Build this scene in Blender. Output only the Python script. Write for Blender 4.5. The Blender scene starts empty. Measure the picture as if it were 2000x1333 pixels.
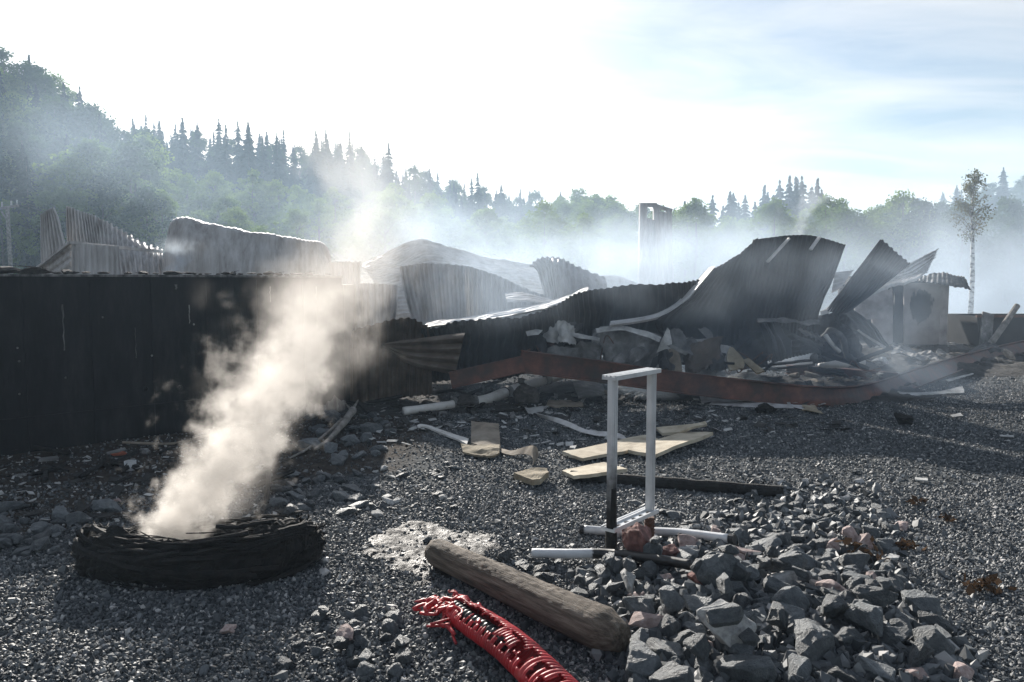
import bpy, bmesh, math, random
import numpy as np
from mathutils import Vector, Matrix, noise as mnoise
R = math.radians
scene = bpy.context.scene
col = scene.collection
# ------------------------------------------------------------------ camera
CAM_H, FPX, HOR = 1.75, 1500.0, 550.0
PITCH = math.atan((666.5 - HOR) / FPX)
cam_d = bpy.data.cameras.new('camera'); cam = bpy.data.objects.new('camera', cam_d); col.objects.link(cam)
cam_d.sensor_width = 36.0; cam_d.lens = 36.0 * FPX / 2000.0
cam_d.clip_start = 0.05; cam_d.clip_end = 3000
cam.location = (0, 0, CAM_H); cam.rotation_euler = (R(90) - PITCH, 0, 0)
scene.camera = cam
# ------------------------------------------------------------------ sky and sun
SUN_EL, SUN_AZ = R(22.5), R(-16)            # azimuth from +Y, negative = left
world = bpy.data.worlds.new('World'); scene.world = world; world.use_nodes = True
wn, wl = world.node_tree.nodes, world.node_tree.links
wn.clear()
wo = wn.new('ShaderNodeOutputWorld'); wb = wn.new('ShaderNodeBackground'); sky = wn.new('ShaderNodeTexSky')
sky.sky_type = 'NISHITA'; sky.sun_disc = False
sky.sun_elevation = SUN_EL; sky.sun_rotation = SUN_AZ
sky.air_density = 1.0; sky.dust_density = 0.8; sky.ozone_density = 1.0
wb.inputs['Strength'].default_value = 0.052
# thin cirrus: stretched noise on a flat cloud layer, the same over the whole sky
tc = wn.new('ShaderNodeTexCoord'); sep = wn.new('ShaderNodeSeparateXYZ'); wl.new(tc.outputs['Generated'], sep.inputs[0])
zc = wn.new('ShaderNodeMath'); zc.operation = 'MAXIMUM'; wl.new(sep.outputs['Z'], zc.inputs[0]); zc.inputs[1].default_value = 0.0
za = wn.new('ShaderNodeMath'); za.operation = 'ADD'; wl.new(zc.outputs[0], za.inputs[0]); za.inputs[1].default_value = 0.12
dx = wn.new('ShaderNodeMath'); dx.operation = 'DIVIDE'; wl.new(sep.outputs['X'], dx.inputs[0]); wl.new(za.outputs[0], dx.inputs[1])
dy = wn.new('ShaderNodeMath'); dy.operation = 'DIVIDE'; wl.new(sep.outputs['Y'], dy.inputs[0]); wl.new(za.outputs[0], dy.inputs[1])
cmb = wn.new('ShaderNodeCombineXYZ'); wl.new(dx.outputs[0], cmb.inputs[0]); wl.new(dy.outputs[0], cmb.inputs[1])
mp = wn.new('ShaderNodeMapping'); mp.inputs['Rotation'].default_value = (0, 0, R(-35)); mp.inputs['Scale'].default_value = (0.9, 2.0, 1)
wl.new(cmb.outputs[0], mp.inputs[0])
cn = wn.new('ShaderNodeTexNoise'); cn.inputs['Scale'].default_value = 0.9; cn.inputs['Detail'].default_value = 9; cn.inputs['Roughness'].default_value = 0.58
cn.inputs['Distortion'].default_value = 0.5
wl.new(mp.outputs[0], cn.inputs['Vector'])
cr = wn.new('ShaderNodeMapRange'); cr.inputs['From Min'].default_value = 0.36; cr.inputs['From Max'].default_value = 0.66
cr.inputs['To Max'].default_value = 0.75; wl.new(cn.outputs['Fac'], cr.inputs['Value'])
cmix = wn.new('ShaderNodeMix'); cmix.data_type = 'RGBA'
bw = wn.new('ShaderNodeRGBToBW'); wl.new(sky.outputs[0], bw.inputs[0])
bwm = wn.new('ShaderNodeMath'); bwm.operation = 'MULTIPLY_ADD'; bwm.inputs[1].default_value = 1.0; bwm.inputs[2].default_value = 4.0; wl.new(bw.outputs[0], bwm.inputs[0])
wl.new(cr.outputs[0], cmix.inputs['Factor']); wl.new(sky.outputs[0], cmix.inputs['A']); wl.new(bwm.outputs[0], cmix.inputs['B'])
wl.new(cmix.outputs['Result'], wb.inputs['Color']); wl.new(wb.outputs[0], wo.inputs['Surface'])

sun_d = bpy.data.lights.new('sun', 'SUN'); sun = bpy.data.objects.new('sun', sun_d); col.objects.link(sun)
sun_d.energy = 5.0; sun_d.angle = R(0.53); sun_d.color = (1.0, 0.94, 0.86)
sdir = Vector((math.sin(SUN_AZ) * math.cos(SUN_EL), math.cos(SUN_AZ) * math.cos(SUN_EL), math.sin(SUN_EL)))
sun.rotation_euler = sdir.to_track_quat('Z', 'Y').to_euler(); sun.location = sdir * 50
vs = scene.view_settings
vs.view_transform = 'Standard'; vs.look = 'None'; vs.gamma = 1.0; vs.use_curve_mapping = False
vs.exposure = 1.1
# ------------------------------------------------------------------ render settings
cy = scene.cycles
cy.use_denoising = True
try:
    cy.denoiser = 'OPENIMAGEDENOISE'; cy.denoising_input_passes = 'RGB_ALBEDO_NORMAL'
except Exception: pass
cy.use_adaptive_sampling = True; cy.adaptive_threshold = 0.015
cy.max_bounces = 6; cy.diffuse_bounces = 2; cy.glossy_bounces = 2; cy.transmission_bounces = 3
cy.transparent_max_bounces = 12; cy.volume_bounces = 1
cy.volume_max_steps = 256; cy.sample_clamp_indirect = 6.0
# ------------------------------------------------------------------ helpers
def W(px, py, d):
    """photo pixel -> point on the vertical plane Y = d"""
    cx, cz = (px - 1000.0) / FPX, -(py - 666.5) / FPX
    c, s = math.cos(PITCH), math.sin(PITCH)
    ry, rz = c + s * cz, -s + c * cz
    t = d / ry
    return Vector((cx * t, d, CAM_H + rz * t))
def G(px, py, z=0.0):
    """photo pixel -> point on the ground"""
    cx, cz = (px - 1000.0) / FPX, -(py - 666.5) / FPX
    c, s = math.cos(PITCH), math.sin(PITCH)
    ry, rz = c + s * cz, -s + c * cz
    t = (z - CAM_H) / rz
    return Vector((cx * t, ry * t, z))
def P(p):
    return W(*p) if not isinstance(p, Vector) else p
ORG = {}
def mesh_of(name, verts, faces, smooth=False):
    me = bpy.data.meshes.new(name)
    me.from_pydata([tuple(v) for v in verts], [], [tuple(f) for f in faces]); me.update()
    if smooth:
        me.polygons.foreach_set('use_smooth', [True] * len(me.polygons))
    return me
def mk(name, verts, faces, m, parent=None, smooth=False, origin=None):
    vs_ = np.array([tuple(v) for v in verts], dtype=float)
    if parent is not None:
        o0 = np.array(ORG[parent.name])
    elif origin is not None:
        o0 = np.array(tuple(origin))
    else:
        lo, hi = vs_.min(0), vs_.max(0); o0 = np.array([(lo[0]+hi[0])/2, (lo[1]+hi[1])/2, lo[2]])
    me = mesh_of(name, vs_ - o0, faces, smooth)
    if m is not None: me.materials.append(m)
    o = bpy.data.objects.new(name, me); col.objects.link(o)
    if parent is not None: o.parent = parent
    else: o.location = o0
    ORG[o.name] = tuple(o0)
    return o
def thing(name, label, cat, loc, group=None):
    o = bpy.data.objects.new(name, None); col.objects.link(o); o.location = loc; o.empty_display_size = 0.1
    ORG[o.name] = tuple(loc); return tag(o, label, cat, group)
def tag(o, label, cat, group=None, kind=None):
    o['label'] = label; o['category'] = cat
    if group: o['group'] = group
    if kind: o['kind'] = kind
    return o
def struct(o): o['kind'] = 'structure'; return o
def n3(x, y, z): return mnoise.noise(Vector((x, y, z)))
def sm(a, b, x):
    t = min(1, max(0, (x - a) / (b - a))); return t * t * (3 - 2 * t)
# ------------------------------------------------------------------ materials
def pmat(name, stops, scale=4.0, rough=0.7, metal=0.0, bump=0.3, bscale=None, detail=6, stretch=(1, 1, 1), spec=0.5,
         rnd=0.0, dist=0.01, rrange=None, nrough=0.6):
    m = bpy.data.materials.new(name); m.use_nodes = True
    n, l = m.node_tree.nodes, m.node_tree.links
    b = n['Principled BSDF']
    t = n.new('ShaderNodeTexCoord'); mpn = n.new('ShaderNodeMapping'); mpn.inputs['Scale'].default_value = stretch
    l.new(t.outputs['Object'], mpn.inputs[0])
    vec = mpn.outputs[0]
    oi = n.new('ShaderNodeObjectInfo')
    va = n.new('ShaderNodeVectorMath'); va.operation = 'MULTIPLY_ADD'
    cx = n.new('ShaderNodeCombineXYZ')
    for i in range(3): l.new(oi.outputs['Random'], cx.inputs[i])
    l.new(cx.outputs[0], va.inputs[0]); va.inputs[1].default_value = (37.0, 61.0, 23.0); l.new(vec, va.inputs[2]); vec = va.outputs[0]
    ns = n.new('ShaderNodeTexNoise'); ns.inputs['Scale'].default_value = scale; ns.inputs['Detail'].default_value = detail; ns.inputs['Roughness'].default_value = nrough
    l.new(vec, ns.inputs['Vector'])
    rp = n.new('ShaderNodeValToRGB'); e = rp.color_ramp.elements
    while len(e) < len(stops): e.new(0.5)
    for i, (p_, c_) in enumerate(stops):
        e[i].position = p_; e[i].color = (*c_, 1)
    l.new(ns.outputs['Fac'], rp.inputs[0])
    c_out = rp.outputs[0]
    if rnd:
        hv = n.new('ShaderNodeHueSaturation'); l.new(c_out, hv.inputs['Color'])
        mr = n.new('ShaderNodeMapRange'); mr.inputs['To Min'].default_value = 1 - rnd; mr.inputs['To Max'].default_value = 1 + rnd
        l.new(oi.outputs['Random'], mr.inputs[0]); l.new(mr.outputs[0], hv.inputs['Value']); c_out = hv.outputs[0]
    l.new(c_out, b.inputs['Base Color'])
    b.inputs['Metallic'].default_value = metal; b.inputs['Roughness'].default_value = rough
    b.inputs['Specular IOR Level'].default_value = spec
    if rrange:
        mr2 = n.new('ShaderNodeMapRange'); mr2.inputs['From Min'].default_value = 0.3; mr2.inputs['From Max'].default_value = 0.7
        mr2.inputs['To Min'].default_value = rrange[0]; mr2.inputs['To Max'].default_value = rrange[1]
        l.new(ns.outputs['Fac'], mr2.inputs[0]); l.new(mr2.outputs[0], b.inputs['Roughness'])
    if bump:
        nb = n.new('ShaderNodeTexNoise'); nb.inputs['Scale'].default_value = bscale or scale * 4; nb.inputs['Detail'].default_value = 8; nb.inputs['Roughness'].default_value = 0.65
        l.new(vec, nb.inputs['Vector'])
        bp = n.new('ShaderNodeBump'); bp.inputs['Strength'].default_value = bump; bp.inputs['Distance'].default_value = dist
        l.new(nb.outputs['Fac'], bp.inputs['Height']); l.new(bp.outputs[0], b.inputs['Normal'])
    return m
def leafmat(name, c1, c2, trans=0.45):
    m = bpy.data.materials.new(name); m.use_nodes = True
    n, l = m.node_tree.nodes, m.node_tree.links; n.clear()
    o = n.new('ShaderNodeOutputMaterial'); d = n.new('ShaderNodeBsdfDiffuse'); t = n.new('ShaderNodeBsdfTranslucent'); mx = n.new('ShaderNodeMixShader')
    tc_ = n.new('ShaderNodeTexCoord'); ns = n.new('ShaderNodeTexNoise'); ns.inputs['Scale'].default_value = 0.9; ns.inputs['Detail'].default_value = 4
    l.new(tc_.outputs['Object'], ns.inputs['Vector'])
    oi = n.new('ShaderNodeObjectInfo'); ad = n.new('ShaderNodeMath'); ad.operation = 'MULTIPLY_ADD'; ad.inputs[1].default_value = 0.45
    l.new(oi.outputs['Random'], ad.inputs[0]); l.new(ns.outputs['Fac'], ad.inputs[2])
    rp = n.new('ShaderNodeValToRGB'); rp.color_ramp.elements[0].position = 0.4; rp.color_ramp.elements[0].color = (*c1, 1)
    rp.color_ramp.elements[1].position = 0.95; rp.color_ramp.elements[1].color = (*c2, 1)
    l.new(ad.outputs[0], rp.inputs[0]); l.new(rp.outputs[0], d.inputs[0]); l.new(rp.outputs[0], t.inputs[0])
    mx.inputs[0].default_value = trans; l.new(d.outputs[0], mx.inputs[1]); l.new(t.outputs[0], mx.inputs[2]); l.new(mx.outputs[0], o.inputs[0])
    return m
M = {}
M['leaf'] = leafmat('leaf_green', (0.05, 0.10, 0.016), (0.15, 0.22, 0.04), 0.5)
M['leaf_dark'] = leafmat('leaf_dark_green', (0.022, 0.055, 0.014), (0.06, 0.105, 0.025), 0.35)
M['needle'] = leafmat('needle_green', (0.012, 0.028, 0.014), (0.03, 0.05, 0.02), 0.15)
M['leaf_birch'] = leafmat('leaf_birch', (0.08, 0.09, 0.03), (0.16, 0.13, 0.05), 0.4)
M['bark'] = pmat('bark_brown', [(0.3, (0.04, 0.032, 0.026)), (0.7, (0.10, 0.085, 0.07))], 6, 0.9, stretch=(1, 1, 0.3))
M['birch_bark'] = pmat('birch_bark_white', [(0.42, (0.06, 0.055, 0.05)), (0.5, (0.62, 0.6, 0.56)), (0.7, (0.75, 0.73, 0.7))], 3, 0.8, stretch=(1, 1, 2.5))
M['concrete'] = pmat('sooty_concrete', [(0.3, (0.006, 0.006, 0.007)), (0.5, (0.012, 0.012, 0.013)), (0.62, (0.019, 0.019, 0.02)), (0.72, (0.03, 0.03, 0.031)), (0.84, (0.11, 0.108, 0.105))], 3.2, 0.85, bump=0.6, bscale=18, stretch=(1.3, 1.3, 0.3), spec=0.25, detail=12, nrough=.72)
M['concrete_pale'] = pmat('spalled_concrete', [(0.35, (0.03, 0.03, 0.03)), (0.5, (0.10, 0.098, 0.095)), (0.75, (0.30, 0.29, 0.28))], 9, 0.9, bump=0.5, stretch=(1.5, 1.5, 0.5))
M['rubble'] = pmat('charred_rubble', [(0.3, (0.015, 0.014, 0.013)), (0.6, (0.06, 0.056, 0.052)), (0.8, (0.15, 0.14, 0.13))], 9, 0.9, bump=0.6, rnd=0.4)
M['zinc'] = pmat('burnt_zinc_sheet', [(0.28, (0.17, 0.15, 0.14)), (0.42, (0.33, 0.315, 0.31)), (0.58, (0.48, 0.47, 0.47)), (0.78, (0.62, 0.61, 0.61))], 1.6, 0.6, metal=0.1, bump=0.25, bscale=20, rrange=(0.5, 0.75), stretch=(3.5, 3.5, 0.5), nrough=0.72)
M['zinc_light'] = pmat('pale_zinc_sheet', [(0.3, (0.32, 0.30, 0.28)), (0.5, (0.50, 0.49, 0.485)), (0.75, (0.66, 0.65, 0.64))], 1.8, 0.5, metal=0.15, bump=0.2, bscale=20, rrange=(0.4, 0.65), stretch=(2.5, 2.5, 0.7))
M['soot_shade_sheet'] = pmat('sooty_shaded_steel', [(0.3, (0.014, 0.015, 0.017)), (0.55, (0.03, 0.031, 0.033)), (0.75, (0.06, 0.056, 0.052))], 1.5, 0.6, metal=0.2, bump=0.25, bscale=16, spec=0.4)  # soot grey deepened so the backlit front sheets' shade sits in the colour
M['rust_sheet'] = pmat('rusty_brown_sheet', [(0.3, (0.045, 0.035, 0.028)), (0.55, (0.11, 0.085, 0.065)), (0.75, (0.19, 0.165, 0.14))], 3, 0.75, metal=0.1, bump=0.3)
M['red_steel'] = pmat('red_primer_steel', [(0.30, (0.016, 0.014, 0.014)), (0.44, (0.05, 0.024, 0.02)), (0.56, (0.12, 0.048, 0.035)), (0.72, (0.22, 0.10, 0.07))], 3.0, 0.75, bump=0.45, bscale=22, nrough=.72, rrange=(0.45, 0.75), detail=8)
M['white_pvc'] = pmat('scorched_white_plastic', [(0.30, (0.05, 0.045, 0.04)), (0.40, (0.5, 0.48, 0.45)), (0.7, (0.72, 0.71, 0.69))], 3.5, 0.45, bump=0.1)
M['white_alu'] = pmat('white_aluminium', [(0.3, (0.45, 0.46, 0.47)), (0.6, (0.66, 0.67, 0.68))], 5, 0.38, metal=0.15, bump=0.06, bscale=30)
M['char'] = pmat('charred_black', [(0.35, (0.006, 0.006, 0.006)), (0.65, (0.02, 0.018, 0.016)), (0.8, (0.05, 0.045, 0.04))], 12, 0.8, bump=0.8, bscale=35, dist=0.02, spec=0.35)
M['tan_board'] = pmat('tan_fibre_board', [(0.3, (0.30, 0.25, 0.18)), (0.55, (0.48, 0.42, 0.32)), (0.75, (0.58, 0.53, 0.43))], 5, 0.9, bump=0.3, bscale=40)
M['cardboard'] = pmat('scorched_board', [(0.3, (0.10, 0.08, 0.06)), (0.55, (0.25, 0.21, 0.165)), (0.75, (0.34, 0.30, 0.25))], 4, 0.9, bump=0.3, bscale=30)
M['insul'] = pmat('yellow_insulation', [(0.3, (0.16, 0.13, 0.09)), (0.6, (0.33, 0.28, 0.20)), (0.8, (0.5, 0.45, 0.36))], 5, 0.95, bump=0.9, bscale=25)
M['grey_debris'] = pmat('ash_grey_debris', [(0.3, (0.06, 0.06, 0.06)), (0.55, (0.17, 0.168, 0.165)), (0.75, (0.36, 0.355, 0.35))], 5, 0.85, bump=0.5, rnd=0.25)
M['pale_debris'] = pmat('pale_ash_debris', [(0.3, (0.2, 0.2, 0.195)), (0.7, (0.55, 0.545, 0.53))], 6, 0.8, bump=0.4)
M['ash'] = pmat('ash_heap_black', [(0.3, (0.012, 0.012, 0.012)), (0.6, (0.035, 0.033, 0.031)), (0.78, (0.12, 0.115, 0.11))], 6, 0.95, bump=1.0, bscale=14, dist=0.05, detail=10)
M['log'] = pmat('weathered_log', [(0.30, (0.028, 0.022, 0.018)), (0.46, (0.10, 0.078, 0.058)), (0.6, (0.17, 0.14, 0.11)), (0.75, (0.28, 0.245, 0.20))], 5, 0.85, bump=1.0, bscale=14, stretch=(8, 0.7, 8), dist=0.012, detail=9)
M['grey_wood'] = pmat('grey_driftwood', [(0.3, (0.09, 0.08, 0.07)), (0.7, (0.32, 0.30, 0.27))], 8, 0.9, bump=0.5)
M['red_plastic'] = pmat('red_plastic', [(0.28, (0.05, 0.012, 0.012)), (0.42, (0.34, 0.014, 0.018)), (0.6, (0.48, 0.02, 0.026)), (0.8, (0.52, 0.10, 0.09))], 7, 0.48, bump=0.3, bscale=40, detail=9)
M['black_plastic'] = pmat('black_plastic', [(0.3, (0.01, 0.01, 0.011)), (0.7, (0.025, 0.025, 0.027))], 8, 0.4, bump=0.1)
M['rust'] = pmat('rusty_iron', [(0.3, (0.06, 0.028, 0.018)), (0.7, (0.17, 0.085, 0.055))], 12, 0.85, bump=0.4)
M['rock'] = pmat('blue_grey_rock', [(0.25, (0.04, 0.047, 0.052)), (0.5, (0.085, 0.096, 0.103)), (0.68, (0.14, 0.15, 0.155)), (0.85, (0.30, 0.30, 0.30))], 7, 0.52, bump=0.9, bscale=22, dist=0.02, rnd=0.5, detail=12, nrough=.7)
M['rock_pale'] = pmat('pale_rock', [(0.3, (0.22, 0.22, 0.22)), (0.55, (0.38, 0.38, 0.37)), (0.8, (0.55, 0.54, 0.53))], 9, 0.8, bump=0.6, bscale=28, dist=0.012, rnd=0.15)
M['rock_pink'] = pmat('pinkish_rock', [(0.3, (0.24, 0.17, 0.155)), (0.6, (0.38, 0.30, 0.28)), (0.8, (0.5, 0.43, 0.41))], 7, 0.8, bump=0.6, bscale=28, dist=0.012, rnd=0.15)
M['rock_red'] = pmat('red_stained_block', [(0.3, (0.07, 0.04, 0.036)), (0.55, (0.22, 0.10, 0.085)), (0.8, (0.36, 0.22, 0.19))], 6, 0.85, bump=0.6, bscale=24, dist=0.012)
M['brown_leaf'] = leafmat('dead_leaf', (0.035, 0.022, 0.014), (0.085, 0.055, 0.035), 0.15)
M['tarp'] = pmat('black_tarpaulin', [(0.3, (0.012, 0.015, 0.019)), (0.7, (0.03, 0.036, 0.043))], 3, 0.42, bump=0.15, spec=0.5)
M['shed_wall'] = pmat('scorched_shed_wall', [(0.3, (0.2, 0.17, 0.16)), (0.5, (0.42, 0.375, 0.36)), (0.75, (0.56, 0.51, 0.49))], 2.0, 0.85, bump=0.2)
M['orange'] = pmat('orange_plastic', [(0.3, (0.30, 0.07, 0.03)), (0.7, (0.42, 0.11, 0.05))], 6, 0.6, bump=0.2)
# ------------------------------------------------------------------ terrain
RIDGE = [(-900, 105, 14), (0, 140, 13), (285, 140, 15.5), (500, 140, 15.5), (700, 140, 14), (820, 140, 10), (1000, 140, 6.5), (1100, 135, 4.0), (1250, 120, 0.6),
         (1400, 110, 0.2), (1700, 230, 5), (1850, 240, 13.5), (2000, 250, 19), (2900, 250, 22)]
LEFT = [(-900, 19), (-150, 18), (0, 16.5), (100, 15), (180, 12.5), (240, 8.5), (300, 1.5), (340, 0), (2900, 0)]
_rx = [r[0] for r in RIDGE]
def land_h(x, y):
    r = math.hypot(x, y)
    if r < 40 or y < 0: base = 0.0
    else:
        az = max(-1.0, min(1.0, math.atan2(x, y))); a = 1000 + FPX * math.tan(az)
        dr = np.interp(a, _rx, [q[1] for q in RIDGE]); hr = np.interp(a, _rx, [q[2] for q in RIDGE])
        hl = np.interp(a, [q[0] for q in LEFT], [q[1] for q in LEFT])
        base = max(hr * sm(52, dr, r), hl * sm(58, 104, r)) + 0.5 * n3(x * .06, y * .06, 3.1) * sm(45, 70, r)
    return base
MOUND = G(1490, 1190)
def near_h(x, y):
    """small relief of the yard"""
    if abs(x) > 30 or y > 34 or y < -8: return 0.0
    f = 1 - sm(20, 34, y)
    h = 0.03 * n3(x * .45, y * .45, 1.0) + 0.014 * n3(x * 1.7, y * 1.7, 7.0)
    d = math.hypot((x - 1.35) / 1.25, (y - 3.6) / 2.0); h += 0.10 * (1 - sm(0.1, 1.0, d))
    d2 = math.hypot((x + 0.95) / 0.6, (y - 8.3) / 0.9); h += 0.05 * (1 - sm(0.1, 1.0, d2))
    return h * f
def gh(x, y): return land_h(x, y) + near_h(x, y)
def GG(px, py, dz=0.0):
    g = G(px, py); g.z = gh(g.x, g.y) + dz; return g
def spaced(lo, hi, n, c, tight):
    t = np.linspace(math.asinh((lo - c) / tight), math.asinh((hi - c) / tight), n); return c + tight * np.sinh(t)
gx = spaced(-420, 420, 300, 0, 4.0); gy = spaced(-60, 620, 300, 5, 5.0)
gv = [(x, y, gh(x, y)) for y in gy for x in gx]
nx = len(gx)
gf = [(j*nx+i, j*nx+i+1, (j+1)*nx+i+1, (j+1)*nx+i) for j in range(len(gy)-1) for i in range(nx-1)]
def ground_mat():
    m = bpy.data.materials.new('gravel_yard_ground'); m.use_nodes = True
    n, l = m.node_tree.nodes, m.node_tree.links; b = n['Principled BSDF']
    t = n.new('ShaderNodeTexCoord')
    def noise(s, det=6, rg=0.6):
        q = n.new('ShaderNodeTexNoise'); q.inputs['Scale'].default_value = s; q.inputs['Detail'].default_value = det; q.inputs['Roughness'].default_value = rg
        l.new(t.outputs['Object'], q.inputs['Vector']); return q
    def ramp(src, st):
        r = n.new('ShaderNodeValToRGB'); e = r.color_ramp.elements
        while len(e) < len(st): e.new(.5)
        for i, (p_, c_) in enumerate(st): e[i].position = p_; e[i].color = (*c_, 1)
        l.new(src, r.inputs[0]); return r
    def mr(src, a, b_, c_=0, d=1):
        q = n.new('ShaderNodeMapRange'); q.interpolation_type = 'SMOOTHSTEP'
        for k, v in zip(('From Min', 'From Max', 'To Min', 'To Max'), (a, b_, c_, d)): q.inputs[k].default_value = v
        l.new(src, q.inputs['Value']); return q
    def mix(f, a, b_):
        q = n.new('ShaderNodeMix'); q.data_type = 'RGBA'; l.new(f, q.inputs['Factor']); l.new(a, q.inputs['A']); l.new(b_, q.inputs['B']); return q.outputs['Result']
    vo = n.new('ShaderNodeTexVoronoi'); vo.inputs['Scale'].default_value = 32; l.new(t.outputs['Object'], vo.inputs['Vector'])
    vb = n.new('ShaderNodeRGBToBW'); l.new(vo.outputs['Color'], vb.inputs[0])
    gravel = ramp(vb.outputs[0], [(0.1, (0.030, 0.033, 0.036)), (0.5, (0.06, 0.066, 0.07)), (0.8, (0.11, 0.117, 0.12)), (0.95, (0.26, 0.26, 0.255))])
    soil = ramp(noise(7, 10, .7).outputs['Fac'], [(0.3, (0.016, 0.014, 0.012)), (0.5, (0.042, 0.034, 0.028)), (0.66, (0.075, 0.062, 0.052)), (0.8, (0.20, 0.19, 0.18))])
    scrub = ramp(noise(.5, 8).outputs['Fac'], [(0.3, (0.02, 0.028, 0.012)), (0.7, (0.06, 0.075, 0.03))])
    sp = n.new('ShaderNodeSeparateXYZ'); l.new(t.outputs['Object'], sp.inputs[0])
    # burnt soil strip in front of the concrete wall: signed distance to a line, with a ragged edge
    dt = n.new('ShaderNodeVectorMath'); dt.operation = 'DOT_PRODUCT'; l.new(t.outputs['Object'], dt.inputs[0]); dt.inputs[1].default_value = (0.707, -0.707, 0)
    ns = noise(1.3, 6).outputs['Fac']
    ad = n.new('ShaderNodeMath'); ad.operation = 'MULTIPLY_ADD'; l.new(ns, ad.inputs[0]); ad.inputs[1].default_value = 1.8; l.new(dt.outputs['Value'], ad.inputs[2])
    f1 = mr(ad.outputs[0], -5.2, -4.8, 1, 0)
    ax_ = n.new('ShaderNodeMath'); ax_.operation = 'MULTIPLY_ADD'; l.new(ns, ax_.inputs[0]); ax_.inputs[1].default_value = 1.2; l.new(sp.outputs['X'], ax_.inputs[2])
    f2 = mr(ax_.outputs[0], -.5, -.1, 1, 0)
    fs = n.new('ShaderNodeMath'); fs.operation = 'MULTIPLY'; l.new(f1.outputs[0], fs.inputs[0]); l.new(f2.outputs[0], fs.inputs[1])
    c = mix(fs.outputs[0], gravel.outputs[0], soil.outputs[0])
    fy = mr(sp.outputs['Y'], 26, 42)
    c = mix(fy.outputs[0], c, scrub.outputs[0])
    l.new(c, b.inputs['Base Color']); b.inputs['Roughness'].default_value = 0.95; b.inputs['Specular IOR Level'].default_value = 0.12
    bp = n.new('ShaderNodeBump'); bp.inputs['Strength'].default_value = 0.7; bp.inputs['Distance'].default_value = 0.02
    l.new(vo.outputs['Distance'], bp.inputs['Height']); bp.invert = True
    bp2 = n.new('ShaderNodeBump'); bp2.inputs['Strength'].default_value = 0.6; bp2.inputs['Distance'].default_value = 0.03
    l.new(noise(14, 9, .7).outputs['Fac'], bp2.inputs['Height']); l.new(bp.outputs[0], bp2.inputs['Normal']); l.new(bp2.outputs[0], b.inputs['Normal'])
    return m
M['ground'] = ground_mat()
ground = struct(mk('ground', gv, gf, M['ground'], smooth=True, origin=(0, 0, 0)))

# ------------------------------------------------------------------ trees
def tube(pts, rads, seg=6, cap=True):
    V, F = [], []
    for i, p in enumerate(pts):
        p = Vector(p); d = (Vector(pts[min(i+1, len(pts)-1)]) - Vector(pts[max(i-1, 0)])).normalized()
        a = d.cross(Vector((0.31, 0.17, 0.93)))
        if a.length < 0.05: a = d.cross(Vector((1, 0, 0)))
        a.normalize(); b = d.cross(a)
        for k in range(seg):
            t = 2 * math.pi * k / seg; V.append(p + (a * math.cos(t) + b * math.sin(t)) * rads[i])
    for i in range(len(pts) - 1):
        for k in range(seg):
            F.append((i*seg+k, i*seg+(k+1) % seg, (i+1)*seg+(k+1) % seg, (i+1)*seg+k))
    if cap:
        F.append(tuple(range(seg))[::-1]); F.append(tuple((len(pts)-1)*seg+k for k in range(seg)))
    return V, F
def join(parts):
    V, F = [], []
    for v, f in parts:
        o = len(V); V += list(v); F += [tuple(i + o for i in q) for q in f]
    return V, F
def cards(C, S, rng, flat=0.0, aspect=0.6):
    """leaf faces at centres C of size S, random orientation"""
    n = len(C)
    a = rng.normal(size=(n, 3)); a /= np.linalg.norm(a, axis=1)[:, None]
    b = rng.normal(size=(n, 3)); b[:, 2] *= (1 - flat); b -= a * (a * b).sum(1)[:, None]; b /= np.linalg.norm(b, axis=1)[:, None]
    S = S[:, None]
    q = np.stack([C - a*S, C - b*S*aspect, C + a*S, C + b*S*aspect], 1).reshape(-1, 3)
    f = np.arange(n*4).reshape(-1, 4)
    return q, f
def broadleaf(seed, h=9.0, wide=0.33, nclump=70, per=80, low=0.12):
    rng = np.random.default_rng(seed)
    C, S = [], []
    for i in range(nclump):
        z = low + (1 - low) * rng.random() ** 0.85
        prof = math.sin(math.pi * min(1, (z - low) / (1 - low) * 0.86 + 0.14)) ** 0.7
        r = wide * prof * math.sqrt(rng.uniform(0.15, 1)) * rng.uniform(.75, 1.2); th = rng.uniform(0, 6.283)
        c = np.array([r*math.cos(th), r*math.sin(th), z]) * h
        cs = rng.uniform(.35, .95) * h / 9.0
        k = int(per * rng.uniform(.5, 1.3))
        pt = rng.normal(size=(k, 3)); pt /= np.linalg.norm(pt, axis=1)[:, None]; pt *= (rng.random(k) ** 0.45)[:, None] * cs; pt[:, 2] *= 0.7
        C.append(c + pt); S.append(rng.uniform(.07, .17, k) * h / 9.0)
    C = np.concatenate(C); S = np.concatenate(S)
    cv = cards(C, S, rng)
    tr = [tube([(0, 0, -0.3), (0.02*h, 0, .3*h), (-.01*h, .01*h, .6*h), (0, 0, .92*h)], [.018*h, .014*h, .009*h, .002*h], 7)]
    for i in range(9):
        z = h * rng.uniform(.22, .75); th = rng.uniform(0, 6.28); L = h * wide * rng.uniform(.3, .6)
        tr.append(tube([(0, 0, z), (L*.5*math.cos(th), L*.5*math.sin(th), z + L*.4), (L*math.cos(th), L*math.sin(th), z + L*.9)], [.007*h, .004*h, .001*h], 5))
    return cv, join(tr)
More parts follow.
